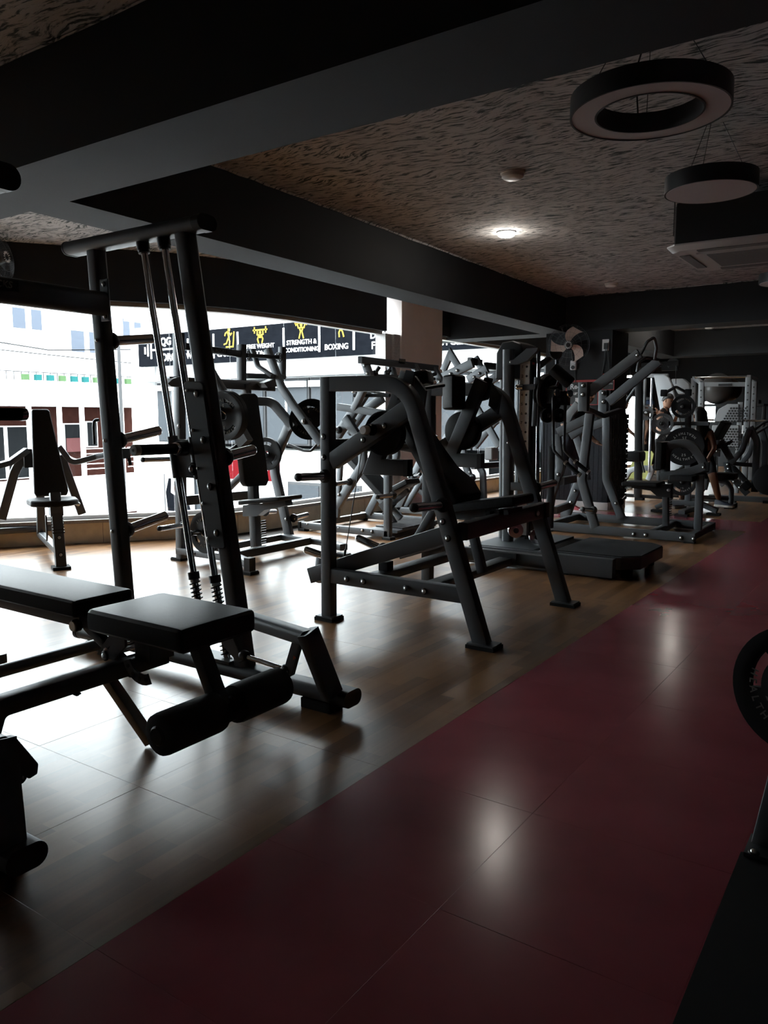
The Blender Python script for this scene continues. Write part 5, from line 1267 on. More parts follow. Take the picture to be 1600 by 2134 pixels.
text('lettering', s1, 'Re-Rack', (-3.87, 10.402, 1.665), SX, SZ, .095, XWHT2 if False else WHITE, .0008, .03); text('lettering', s1, 'Your Weights', (-3.87, 10.402, 1.575), SX, SZ, .066, WHITE, .0008, .03)
b = B(); b.box((-3.87, 10.402, 1.475), (.16, .002, .08)); b.make('white_panel', WHITE, s1)
s2 = thing('wall_sign', 'small black sign with red border and tiny white text right of the column mat sign', 'sign', (-3.45, 10.41, 1.7))
b = B(); b.box((-3.50, 10.412, 1.72), (.16, .012, .22)); b.make('border', SGR, s2); b = B(); b.box((-3.50, 10.405, 1.72), (.14, .004, .20)); b.make('face', SGK, s2)
text('lettering', s2, 'WARNING', (-3.50, 10.402, 1.785), SX, SZ, .026, WHITE, .0008, .02); text('lettering', s2, 'NO FOOD', (-3.50, 10.402, 1.74), SX, SZ, .032, WHITE, .0008, .04); text('lettering', s2, 'OR DRINK', (-3.50, 10.402, 1.695), SX, SZ, .026, WHITE, .0008, .02)

# ------------------------------------------------------------------ plate tree with hung plates
PT = thing('plate_tree', 'charcoal plate tree on splayed floor feet holding black and grey weight plates', 'weight rack', (-2.45, 10.6, 0))
beam('post', PT, [(-2.46, 10.62, .10), (-2.52, 10.62, 1.50)], .07, .07)
beam('foot_beam', PT, [(-2.86, 10.62, .06), (-2.72, 10.62, .14), (-2.30, 10.62, .14), (-2.10, 10.62, .06)], .12, .06, bend=.08); beam('foot_beam', PT, [(-2.45, 10.25, .05), (-2.45, 10.95, .05)], .08, .06, side=SX)
for p in ((-2.84, 10.62), (-2.14, 10.62), (-2.45, 10.27), (-2.45, 10.93)): box('foot', PT, (p[0], p[1], .015), (.16, .12, .03), mat=RUBBER)
beam('cross_arm', PT, [(-2.80, 10.62, 1.17), (-2.25, 10.62, 1.17)], .05, .05)
for q in ((-2.515, 1.384), (-2.475, .885), (-2.755, 1.17), (-2.48, .435)): horn(PT, (q[0], 10.585, q[1]), (q[0], 10.30, q[1]), .024)
AXP = (.22, -.97, .02)
weight_plate('black weight plate hung topmost on the plate tree', (-2.515, 10.36, 1.384), AXP, .145, .03, '', lettered=True, rot=1.57)
weight_plate('large black plate lettered 25 at the front of the plate tree', (-2.475, 10.33, .885), AXP, .24, .035, '25', lmat=LETTER, holes=False)
weight_plate('large black plate behind the front 25 plate on the plate tree', (-2.47, 10.40, .88), AXP, .24, .035, '', lettered=False)
weight_plate('grey weight plate lettered 15 hung on the left arm of the plate tree', (-2.755, 10.33, 1.168), AXP, .135, .035, '15', mat=PLATEG, lmat=LETTER, rot=1.57)
weight_plate('grey weight plate half hidden behind the 25 plates on the plate tree', (-2.70, 10.50, .90), AXP, .17, .035, '', mat=PLATEG, lmat=LETTER)
weight_plate('black plate lettered 15 hung lowest on the plate tree', (-2.48, 10.34, .435), AXP, .175, .035, '15', lmat=LETTER, rot=1.57)

# ------------------------------------------------------------------ bench, arm curl bench, pulldown tower
BN = thing('flat_bench', 'dark flat bench with rounded tube legs behind the plate tree', 'bench', (-2.4, 11.7, 0))
pad('bench_pad', BN, (-2.55, 11.65, .44), (.95, .28, .09), round_=.025)
b = B(); b.rod([(-2.45, 11.65, .38), (-2.20, 11.65, .36), (-2.13, 11.65, .26), (-2.13, 11.65, .05)], .035, 14, bend=.1); b.make('leg', STEEL, BN)
b = B(); b.rod([(-2.75, 11.65, .38), (-2.92, 11.65, .30), (-2.95, 11.65, .05)], .035, 14, bend=.1); b.make('leg', STEEL, BN)
for x in (-2.13, -2.95): box('foot', BN, (x, 11.65, .03), (.11, .34, .06), mat=RUBBER)
rod('stretcher', BN, [(-2.95, 11.65, .13), (-2.15, 11.65, .13)], .028, STEEL)
AC = thing('arm_curl_bench', 'grey arm curl machine with a steep black arm pad behind the plate tree', 'exercise machine', (-2.4, 12.2, 0))
d0, d1 = V((-2.333,12.100,1.180)), V((-2.451,12.100,0.945)); dd = (d0 - d1).normalized()
pad('arm_pad', AC, (d0 + d1) / 2, ((d0 - d1).length * 1.05, .45, .09), axes(dd, (-.8, 0, .5)), round_=.025)
beam('pad_post', AC, [(-2.438,12.150,1.006), (-2.564,12.150,0.338), (-2.591,12.150,0.195)], .06, .07); beam('pad_post', AC, [(-2.502,12.300,0.756), (-2.509,12.300,0.330)], .05, .05)
box('seat_joint', AC, (-2.500,12.100,0.736), (.20, .1, .1)); bolt(AC, (-2.415,12.030,0.768), (0, -1, 0), .02, False)
pad('seat_pad', AC, (-2.583,12.100,0.824), (.34, .3, .07), round_=.02)
beam('rear_strut', AC, [(-2.417,12.200,0.915), (-2.260,12.200,0.641)], .06, .09); rod('hand_bar', AC, [(-2.355,12.200,0.847), (-2.254,12.200,0.911)], .022, RUBBER)
beam('base_beam', AC, [(-2.95, 12.2, .05), (-2.2, 12.2, .05)], .07, .07); box('foot', AC, (-2.9, 12.2, .012), (.1, .5, .024), mat=RUBBER); box('foot', AC, (-2.25, 12.2, .012), (.1, .5, .024), mat=RUBBER)
beam('base_post', AC, [(-2.591,12.200,0.248), (-2.72, 12.2, .06)], .06, .07)
JM = thing('leg_machine', 'dark machine with crossed sloping frames at the right edge of the view', 'exercise machine', (-2.0, 12.6, 0))
beam('base_beam', JM, [(-2.633,12.700,0.025), (-1.560,12.700,0.031)], .12, .10); box('foot', JM, (-1.811,12.600,-0.011), (.1, .14, .1), mat=RUBBER)
beam('sloping_frame', JM, [(-2.381,12.500,0.595), (-2.325,12.500,0.397), (-2.061,12.500,0.125)], .08, .085, bend=.1); beam('sloping_frame', JM, [(-2.338,12.600,0.549), (-2.037,12.600,0.225)], .07, .07)
beam('lever_arm', JM, [(-2.302,12.400,0.581), (-2.160,12.400,0.761), (-2.067,12.400,1.076)], .07, .08, bend=.15); beam('lever_arm', JM, [(-2.221,12.800,0.565), (-2.127,12.800,0.690), (-2.074,12.800,0.928)], .07, .07, bend=.15)
beam('upright', JM, [(-2.077,12.450,1.110), (-1.970,12.450,0.903), (-1.964,12.450,0.169)], .07, .09, bend=.12); beam('upright', JM, [(-1.998,12.900,1.070), (-1.922,12.900,0.857), (-1.914,12.900,0.100)], .07, .09, bend=.12)
beam('cross_tube', JM, [(-2.300,12.500,0.569), (-2.036,12.900,0.530)], .06, .06, side=SX); rod('handle', JM, [(-2.056,12.500,1.040), (-1.898,12.500,1.179), (-1.774,12.500,1.221)], .02, BLACKPLASTIC, bend=.1); rod('handle', JM, [(-2.048,12.700,1.001), (-1.874,12.700,1.123)], .02, BLACKPLASTIC)
beam('sled_rail', JM, [(-2.530,12.900,0.216), (-2.332,12.900,0.409)], .09, .09, mat=STEEL2); beam('sled_rail', JM, [(-2.644,13.100,0.287), (-2.473,13.100,0.400)], .06, .06, mat=STEEL2)
pad('foot_pad', JM, (-2.070,12.400,0.259), (.12, .2, .1), axes((.7, 0, -.7)), mat=RUBBER, round_=.02); b = B(); b.lathe([(.2, -.03), (.22, -.02), (.22, .02), (.2, .03)], (-1.749,12.300,0.364), SY, 28); b.make('wheel', RUBBER, JM)
for q in ((-2.348,12.440,0.556), (-2.331,12.440,0.493), (-2.249,12.440,0.304), (-2.166,12.440,0.223), (-1.888,12.400,0.331)): bolt(JM, q, (0, -1, 0), .016)
LP = thing('lat_pulldown', 'black pulldown tower with a hanging short bar behind the pulldown machine', 'exercise machine', (-3.45, 12.0, 0))
beam('column', LP, [(-3.517,12.000,0.040), (-3.564,12.000,1.793), (-3.535,12.000,1.977)], .10, .10, mat=BLACKPLASTIC); rod('diagonal_rod', LP, [(-3.838,12.000,1.350), (-3.596,12.000,1.715)], .028, STEEL)
beam('top_boom', LP, [(-3.537,12.000,2.019), (-2.996,12.000,2.034)], .07, .07, mat=BLACKPLASTIC); b = B(); b.lathe([(.08, -.02), (.09, 0), (.08, .02)], (-3.084,12.000,2.023), (.2, -1, 0), 22); b.make('pulley', STEEL, LP)
box('pulley_frame', LP, (-3.130,12.000,1.977), (.22, .06, .09), mat=BLACKPLASTIC); rod('cable', LP, [(-3.030,11.950,1.998), (-3.018,11.950,1.735)], .006, CABLE, n=6)
vb = B(); vb.rod([(-3.163,11.950,1.606), (-3.016,11.950,1.694), (-2.851,11.950,1.601)], .022, 12, bend=.05); vb.make('short_bar', BLACKPLASTIC, LP)
for q in ((-3.184,11.950,1.606), (-2.838,11.950,1.607)): pad('bar_grip', LP, q, (.09, .05, .10), mat=RUBBER, round_=.015)
beam('floor_beam', LP, [(-3.806,12.000,0.061), (-3.013,12.000,0.055)], .06, .05, mat=BLACKPLASTIC); box('floor_foot', LP, (-3.49, 12.0, .02), (.12, .12, .04), mat=RUBBER)
pad('knee_roll', LP, (-3.562,11.900,0.665), (.26, .3, .16), mat=VINYL, round_=.05); pad('seat_pad', LP, (-3.783,12.100,0.621), (.4, .3, .09), mat=VINYL, round_=.02); beam('seat_leg', LP, [(-3.796,12.100,0.569), (-3.778,12.100,0.062)], .05, .05, mat=BLACKPLASTIC)
rod('cable', LP, [(-3.459,11.900,0.603), (-3.402,11.900,0.425)], .014, CABLE, n=6)

# ------------------------------------------------------------------ second smith machine, power rack, balls, perforated guard
S2 = thing('smith_machine', 'grey smith machine with a pale sloping shroud marked R at the far end', 'exercise machine', (-4.2, 15.2, 0))
beam('upright', S2, [(-4.377,15.000,1.988), (-4.378,15.000,0.206)], .09, .10, mat=STEEL2)
for k in range(7): bolt(S2, (-4.369,14.950,1.711) if k == 0 else V((-4.369,14.950,1.711)) + V((-.01 * k, 0, -.23 * k)), (0, -1, 0), .02, False)
rod('guide_rod', S2, [(-4.226,15.000,1.975), (-4.208,15.000,0.213)], .024); beam('top_beam', S2, [(-4.405,15.000,2.025), (-3.932,15.000,2.011)], .10, .07, mat=STEEL2)
b = B(); b.prism([(-4.165,14.900,2.022), (-3.975,14.900,2.025), (-3.887,14.900,1.971), (-3.831,14.900,1.857), (-3.589,14.900,0.944), (-3.453,14.900,0.161), (-3.757,14.900,0.121), (-3.996,14.900,1.292), (-4.146,14.900,1.978)], (0, .10, 0)); sh = b.make('shroud', simple('pale grey shroud', (.36, .38, .40), .5), S2, bevel=.02, seg=2)
text('lettering', sh, 'R', (-3.808,14.830,1.326), (.3, 0, -1), (1, 0, .3), .14, WHITE, .001, .04)
b = B(); b.prism([(-3.989,15.500,1.971), (-3.771,15.500,1.974), (-3.654,15.500,1.873), (-3.628,15.500,1.695), (-3.845,15.500,1.680), (-3.950,15.500,1.880)], (0, .2, 0)); b.make('rear_shroud', simple('pale grey shroud 2', (.36, .38, .40), .5), S2, bevel=.03, seg=2)
beam('base_leg', S2, [(-4.728,15.200,0.050), (-4.632,15.200,0.231), (-4.468,15.200,0.284), (-4.177,15.200,0.285)], .09, .10, bend=.15, mat=STEEL2); beam('base_leg', S2, [(-4.222,15.300,0.260), (-4.305,15.300,0.053)], .08, .09, mat=STEEL2)
beam('rear_upright', S2, [(-3.676,15.300,0.936), (-3.536,15.300,0.105)], .10, .12, mat=STEEL2)
rod('bar', S2, [(-4.128,14.000,1.332), (-4.105,15.200,1.355)], .025)
weight_plate('grey weight plate on the bar end of the far smith machine', (-4.071,14.150,1.332), (.3, -.95, 0), .135, .04, '', lettered=False, mat=PLATEG)
b = B(); b.prism([(-4.814,16.200,0.563), (-4.505,16.200,0.571), (-4.464,16.200,0.513), (-4.55, 16.2, 0), (-5.0, 16.2, 0)], (0, .04, 0)); yp = b.make('yellow_panel', simple('yellow green panel', (.50, .52, .16), .6)); tag(yp, 'yellow green panel standing behind the far smith machine', 'panel')
PR = thing('power_rack', 'grey power rack with holed uprights and a pull up bar at the far end', 'weight rack', (-2.9, 15, 0))
for px, Y in ((1447, 15.4), (1463, 14.6), (1558, 14.6), (1573, 15.0)):
    pass
def rackpost(a, c): 
    p = beam('upright', PR, [a, c], .08, .09, mat=STEEL2)
    a, c = V(a), V(c); n = 9
    for k in range(n):
        q = a + (c - a) * ((k + 1.2) / (n + 6)); h = B(); h.lathe([(.014, 0), (.014, .003)], q + V((0, -.04, 0)), (0, -1, 0), 8); h.make('hole', BLACKPLASTIC, p)
rackpost((-3.566,15.400,1.973), (-3.522,15.400,0.036)); rackpost((-3.227,14.500,1.853), (-3.178,14.500,0.113)); rackpost((-2.477,14.500,1.923), (-2.454,14.500,0.147)); rackpost((-2.534,15.400,1.928), (-2.504,15.400,0.127))
beam('top_beam', PR, [(-3.194,14.500,1.819), (-2.501,14.500,1.803)], .06, .075, mat=STEEL2); rod('pull_up_bar', PR, [(-3.435,14.900,1.958), (-2.577,14.900,1.950)], .02); beam('side_beam', PR, [(-3.566,15.400,1.973), (-3.226,14.500,1.845)], .06, .07, side=SX, mat=STEEL2); beam('side_beam', PR, [(-2.477,14.500,1.923), (-2.510,15.400,1.919)], .06, .07, side=SX, mat=ALU)
box('name_plate', PR, V((-2.832,14.450,1.801)), (.22, .006, .04), mat=BLACKPLASTIC)
rod('bar', PR, [(-3.112,14.400,1.207), (-2.129,14.400,1.193)], .018); beam('base_rail', PR, [(-3.522,15.400,0.036), (-3.178,14.500,0.113)], .07, .07, side=SX, mat=STEEL2)
for q, r, lb, mtx in (((-3.359,16.400,1.805), .30, 'large grey exercise ball on the shelf behind the power rack', BRASSY), ((-3.228,16.950,1.800), .22, 'smaller brown exercise ball beside the large grey one behind the power rack', simple('brown ball vinyl', (.10, .06, .04), .35))):
    b = B(); b.ball(q, r, 28, 18); o = b.make('exercise_ball', [simple('grey ball vinyl', (.12, .115, .11), .35)] if r > .25 else mtx); tag(o, lb, 'ball')
q = V((-3.359,16.400,1.805)); BS = thing('ball_stand', 'tall dark stand carrying the exercise balls behind the power rack', 'stand', (q.x + .2, 16.4, 0))
box('shelf_board', BS, (q.x + .22, 16.5, q.z - .30 - .02), (1.3, .5, .04), mat=BLACKPLASTIC); box('shelf_riser', BS, (q.x + .52, 16.75, q.z - .26), (.4, .3, .08), mat=BLACKPLASTIC)
for dx in (-.4, .84): beam('leg', BS, [(q.x + dx, 16.5, 0.0), (q.x + dx, 16.5, q.z - .33)], .06, .06, mat=BLACKPLASTIC)
PG = thing('perforated_guard', 'pale perforated metal guard on a machine behind the arm curl bench', 'machine guard', (-2.8, 14.0, 0))
def perf(name, pts, holes):
    b = B(); b.prism(pts, (0, .03, 0)); o = b.make(name, simple('pale perforated steel', (.30, .31, .32), .5), PG, bevel=.01, seg=1)
    h = B()
    for q in holes: h.lathe([(.017, 0), (.017, .004)], q, (0, -1, 0), 6)
    h.make('perforations', BLACKPLASTIC, o)['kind'] = 'stuff'
hs = []
for k in range(10):
    for i in range(10):
        x, z = -2.79 + .045 * i + (.022 if k % 2 else 0), 1.02 + .042 * k
        if x > -2.80 + max(0, (z - 1.14)) * .55 and x < -2.38: hs.append((x, 13.98, z))
perf('guard_panel', [(-2.902,14.000,1.184), (-2.829,14.000,1.383), (-2.691,14.000,1.469), (-2.515,14.000,1.467), (-2.500,14.000,1.170)], [q for q in hs if q[2] > 1.17])
hs2 = [(-2.76 + .045 * i + (.022 if k % 2 else 0), 13.98, .72 + .042 * k) for k in range(9) for i in range(8)]
perf('guard_panel', [(-2.914,14.000,1.120), (-2.497,14.000,1.122), (-2.479,14.000,0.760), (-2.821,14.000,0.753), (-2.917,14.000,1.008)], hs2)
beam('guard_post', PG, [(-2.496,14.050,1.499), (-2.50, 14.05, 0)], .09, .08, mat=STEEL2); beam('guard_foot', PG, [(-2.860,14.050,0.726), (-2.82, 14.05, 0)], .07, .07, mat=STEEL2)
box('warning_label', PG, (-2.439,13.980,1.052), (.02, .01, .14), mat=WHITE)
# dumbbells and low benches in the far left, mirror glow lamp
tl = thing('tube_light', 'bright short tube light above the far window', 'lamp', (-5.6, 18.5, 2.2))
b = B(); b.box((-5.653,18.000,2.169), (.26, .05, .05)); tube = b.make('tube', simple('lit tube', (1, 1, 1), .5, emit=(1, .98, .95), es=12), tl)
for px_ in (-.1, .1): rod('hanger', tl, [V((-5.653,18.000,2.169)) + V((px_, 0, .02)), V((V((-5.653,18.000,2.169)).x + px_, 18.0, CEIL))], .01, BLACKPLASTIC)

# ------------------------------------------------------------------ lamps and fittings on the ceiling
LIT = simple('lit diffuser', (1, 1, 1), .5, emit=(1, .97, .92), es=45)
def downlight(c, label, lit, group=None, en=0, r=.075):
    t = thing('ceiling_downlight', label, 'ceiling light', c, group)
    b = B(); b.lathe([(r * 1.1, 0), (r * 1.1, .008), (r, .012)], c, (0, 0, -1), 28); b.make('rim', WHITE, t)
    b = B(); b.lathe([(r, .012), (r * .97, .030), (r * .8, .040), (r * .4, .044), (.002, .045)], c, (0, 0, -1), 28); b.make('diffuser', LIT if lit else WHITE, t)
    if lit:
        li = bpy.data.lights.new('lamp_light', 'POINT'); li.energy = en; li.shadow_soft_size = .03; li.color = (1, .90, .78)
        o = bpy.data.objects.new('lamp_light', li); COL.objects.link(o); o.location = (c[0], c[1], c[2] - .075)
    return t
LAMPW = 4.5
downlight((-3.14, 6.49, CEIL), 'lit round downlight glowing on the textured ceiling', True, en=LAMPW)
downlight((-3.49, 14.2, CEIL), 'lit round downlight in the far ceiling bay past the column', True, en=LAMPW)
downlight((-2.37, 4.98, CEIL), 'unlit white round ceiling fitting nearest the ring lamp', False)
downlight((-3.25, 9.65, CEIL), 'unlit white round ceiling fitting close to the far beam', False)
downlight((-3.3, 15.2, CEIL), 'unlit white round ceiling fitting in the far ceiling bay', False)
OPAL = simple('unlit opal diffuser', (.55, .50, .50), .5)
RL = thing('ring_lamp', 'large unlit black ring pendant lamp with a pale underside', 'pendant lamp', (-1.04, 3.48, 2.5))
def ring_lathe(name, par, prof, c, mat):
    b = B(); n = 56; rings = [[V(c) + V((r * math.cos(2 * math.pi * j / n), r * math.sin(2 * math.pi * j / n), z)) for j in range(n)] for r, z in prof + prof[:1]]
    b.loops(rings, cap=False); return b.make(name, mat, par)
rc = (-1.03, 3.46, 2.505)
ring_lathe('ring_body', RL, [(.322, .0), (.322, .082), (.212, .082), (.212, .0), (.220, .0), (.220, .012), (.314, .012), (.314, 0)], rc, BLACKPLASTIC)
ring_lathe('diffuser', RL, [(.220, .003), (.314, .003), (.314, .01), (.220, .01)], rc, OPAL)
for a in (1.9, 4.0, 6.1): rod('suspension_wire', RL, [(rc[0] + .267 * math.cos(a), rc[1] + .267 * math.sin(a), 2.585), (rc[0] + .1 * math.cos(a), rc[1] + .1 * math.sin(a), CEIL)], .002, CABLE, n=5)
rod('power_cord', RL, [(rc[0] - .12, rc[1] + .24, 2.585), (rc[0] - .1, rc[1] + .12, 2.74), (rc[0] - .02, rc[1] + .03, CEIL)], .004, CABLE, n=6)
box('ceiling_rose', RL, (rc[0], rc[1], CEIL - .012), (.09, .09, .024), mat=BLACKPLASTIC)
def disc_lamp(c, r, label):
    t = thing('disc_lamp', label, 'pendant lamp', c)
    b = B(); b.lathe([(r * .97, .004), (r, 0), (r, .088), (r * .98, .09)], c, SZ, 48); b.make('disc_body', BLACKPLASTIC, t)
    b = B(); b.lathe([(r * .96, -.001), (r * .96, .003)], c, SZ, 48); b.make('diffuser', OPAL, t)
    for a in (2.6, 4.7, .5): rod('suspension_wire', t, [(c[0] + r * .8 * math.cos(a), c[1] + r * .8 * math.sin(a), c[2] + .088), (c[0] + .05 * math.cos(a), c[1] + .05 * math.sin(a), CEIL)], .002, CABLE, n=5)
disc_lamp((-1.068, 4.79, 2.5), .245, 'unlit black disc pendant lamp between the ring lamp and the air conditioner')
disc_lamp((-1.14, 8.35, 2.5), .245, 'unlit black disc pendant lamp beyond the air conditioner at the right edge')
# ceiling cassette air conditioner
CA = thing('air_conditioner', 'ceiling cassette air conditioner with a white grille panel and black body', 'air conditioner', (-1.05, 6.3, 2.45))
ACW = simple('off white panel plastic', (.52, .49, .48), .45)
cx0, cy0, s = -1.62, 5.93, .98
b = B(); b.box((cx0 + s / 2, cy0 + s / 2, 2.62), (.86, .86, .30)); b.make('body', simple('black foil insulation', (.015, .015, .016), .6), CA)
b = B(); b.box((cx0 + .055, cy0 + .13, 2.61), (.012, .12, .28)); b.make('bracket_plate', STEEL2, CA)
secs = []
for z, k in ((2.475, 1.0), (2.465, 1.0), (2.43, .93)):
    h = s / 2 * k; c = .07; secs.append([(cx0 + s / 2 + a, cy0 + s / 2 + d, z) for a, d in ((-h + c, -h), (h - c, -h), (h, -h + c), (h, h - c), (h - c, h), (-h + c, h), (-h, h - c), (-h, -h + c))])
b = B(); b.loops(secs, smooth=False); b.make('panel', ACW, CA)
for ang in range(4):
    a = ang * math.pi / 2; ux, uy = math.cos(a), math.sin(a)
    box('air_flap', CA, (cx0 + s / 2 + ux * .40, cy0 + s / 2 + uy * .40, 2.428), (.56 if ang % 2 else .07, .07 if ang % 2 else .56, .006), mat=simple('dark grey flap', (.16, .15, .15), .5))  # flaps a darker grey than the panel around them
box('grille_frame', CA, (cx0 + s / 2, cy0 + s / 2, 2.428), (.62, .62, .008), mat=ACW)
for k in range(18): box('grille_slat', CA, (cx0 + s / 2, cy0 + s / 2 - .25 + k * .0294, 2.4225), (.5, .011, .006), mat=simple('grille grey', (.2, .19, .19), .5) if k == 0 else MATS['grille grey'])
box('corner_sticker', CA, (cx0 + .12, cy0 + .07, 2.4385), (.06, .04, .004), axes((1, .1, 0), (0, .1, 1)), mat=simple('yellow sticker', (.35, .28, .03), .5))
for x, y in ((cx0 + .08, cy0 + .08), (cx0 + .9, cy0 + .08), (cx0 + .08, cy0 + .9), (cx0 + .9, cy0 + .9)): rod('hanger_rod', CA, [(x - .04, y, 2.55), (x - .04, y, CEIL)], .005, STEEL, n=6)

# ------------------------------------------------------------------ fan on the window header at the left, machine at the left edge
F2 = thing('wall_fan', 'dark wire fan on the wall above the left window', 'fan', (-6.9, 4.2, 2.5))
fan(F2, (-6.828,3.950,2.644), (.75, .45, .1), .20, blade=False, nw=60, wire=.0016)
rod('arm', F2, [(-6.828,3.950,2.644), (-7.05, 4.15, 2.62), (-7.2, 4.18, 2.64)], .03, BLACKPLASTIC)
LE = thing('press_frame', 'dark oval tube frame with a black foam handle cut off by the left edge', 'exercise machine', (-2.4, .9, 0))
oval('top_beam', LE, (-1.835, .75, 1.80), (-1.835, 1.075, 1.80), side=SX, sec=rsec(.06, .062, .029, 7)) if False else None
b = B(); b.sweep([(-2.25, 1.04, 1.80), (-1.80, 1.04, 1.80)], rsec(.105, .058, .0285, 7), SY); b.make('top_beam', STEEL, LE)
b = B(); b.sweep([(-1.80, 1.04, 1.80), (-1.775, 1.04, 1.80)], rsec(.108, .061, .03, 7), SY); b.make('end_cap', BLACKPLASTIC, LE)
beam('upright', LE, [(-1.865, 1.02, 1.78), (-2.30, .80, .03)], .06, .07, r=.015); box('foot', LE, (-2.32, .80, .02), (.3, .12, .04), mat=RUBBER)
beam('rear_upright', LE, [(-2.22, 1.02, 1.78), (-2.62, .78, .03)], .06, .07, r=.015); box('foot', LE, (-2.64, .78, .02), (.3, .12, .04), mat=RUBBER)
beam('handle_arm', LE, [(-2.09, .92, 1.3), (-1.95, 1.02, 1.26)], .04, .05)
b = B(); b.lathe([(.014, 0), (.0165, .002), (.0165, .16), (.014, .162)], (-1.95, 1.0, 1.258), SY, 18, 0); b.lathe([(.0172, .162), (.0172, .176), (.015, .18)], (-1.95, 1.0, 1.258), SY, 18, 1); b.make('foam_handle', [RUBBER, CHROME], LE)

# ------------------------------------------------------------------ machine at the right edge in the foreground
RM = thing('plate_machine', 'black plate loaded machine with a floor platform cut off by the right edge', 'exercise machine', (0.1, 2.0, 0))
b = B(); b.prism([(-.335, 1.2, .012), (-.345, 2.30, .012), (.9, 2.32, .012), (.9, 1.2, .012)], (0, 0, .024)); b.make('platform', RUBBER, RM)
beam('front_post', RM, [(-.295, 2.36, .03), (-.215, 2.60, .62), (-.18, 2.7, 1.0)], .06, .08, side=SX, mat=STEEL, bend=.1)
box('post_foot', RM, (-.27, 2.34, .03), (.13, .12, .012)); bolt(RM, (-.31, 2.29, .036), SZ, .01)
beam('base_beam', RM, [(-.26, 2.36, .06), (.8, 2.36, .06)], .08, .08)
beam('rear_post', RM, [(.7, 2.36, .06), (.6, 2.5, 1.2)], .06, .08); beam('top_bar', RM, [(-.18, 2.7, .98), (.6, 2.5, 1.18)], .06, .07)
horn(RM, (-.19, 2.66, .42), (-.262, 2.585, .412), .024)
weight_plate('large black weight plate with pale lettering at the right edge of the picture', (-.262, 2.67, .405), (-.30, -.95, .05), .203, .04, '25', lmat=simple('dark grey lettering', (.11, .10, .09), .6), up=(0, 0, 1), rot=.75, trot=.94)  # lettering set darker than on the other plates


# ------------------------------------------------------------------ people
def figure(name, label, loc, verts, edges, bone_mat, mats, sub=1):
    'one continuous body grown from a skeleton of joints: verts = {key: (xyz, radius)}; edges = (key, key, material index)'
    t = thing(name, label, 'person', loc)
    keys = list(verts); idx = {k: i for i, k in enumerate(keys)}
    me = bpy.data.meshes.new('body'); me.from_pydata([V(verts[k][0]) for k in keys], [(idx[a], idx[b]) for a, b, m in edges], [])
    o = bpy.data.objects.new('tmp', me); COL.objects.link(o)
    sk = o.modifiers.new('s', 'SKIN'); sk.use_smooth_shade = True
    for k in keys:
        r = verts[k][1]; r = (r, r) if not isinstance(r, tuple) else r
        d = me.skin_vertices[0].data[idx[k]]; d.radius = r; d.use_root = (k == 'pelvis')
    su = o.modifiers.new('u', 'SUBSURF'); su.levels = sub; su.render_levels = sub
    dg = bpy.context.evaluated_depsgraph_get(); m2 = bpy.data.meshes.new_from_object(o.evaluated_get(dg))
    bpy.data.objects.remove(o)
    for m in mats: m2.materials.append(m)
    segs = [(V(verts[a][0]), V(verts[b][0]), m) for a, b, m in edges]
    for p in m2.polygons:
        c = p.center; best = 9
        for a, b, m in segs:
            d = b - a; f = max(0, min(1, (c - a).dot(d) / max(d.length_squared, 1e-9))); q = (c - (a + d * f)).length
            if q < best: best = q; p.material_index = m
        p.use_smooth = True
    off = V(loc)
    for v in m2.vertices: v.co -= off
    b = bpy.data.objects.new('body', m2); COL.objects.link(b); b.parent = t
    return t
def fingers(verts, edges, wrist, palm, fd, spread, m, pre):
    'palm, four fingers and a thumb, slightly curled'
    w, fd, sp = V(wrist), V(fd).normalized(), V(spread).normalized(); cu = fd.cross(sp)
    verts[pre + 'palm'] = (tuple(w + fd * .06), (.022, .034)); edges.append((palm, pre + 'palm', m))
    for i, (o, l) in enumerate(((-.03, .06), (-.01, .072), (.01, .068), (.03, .052))):
        k0, k1, k2 = pre + 'f%da' % i, pre + 'f%db' % i, pre + 'f%dc' % i
        verts[k0] = (tuple(w + fd * .095 + sp * o), .0095); verts[k1] = (tuple(w + fd * (.095 + l * .55) + sp * o * 1.1 + cu * .01), .0088); verts[k2] = (tuple(w + fd * (.095 + l * .85) + sp * o * 1.1 + cu * .032), .0075)
        edges += [(pre + 'palm', k0, m), (k0, k1, m), (k1, k2, m)]
    verts[pre + 'ta'] = (tuple(w + fd * .055 - sp * .042), .011); verts[pre + 'tb'] = (tuple(w + fd * .09 - sp * .06 + cu * .012), .009)
    edges += [(pre + 'palm', pre + 'ta', m), (pre + 'ta', pre + 'tb', m)]
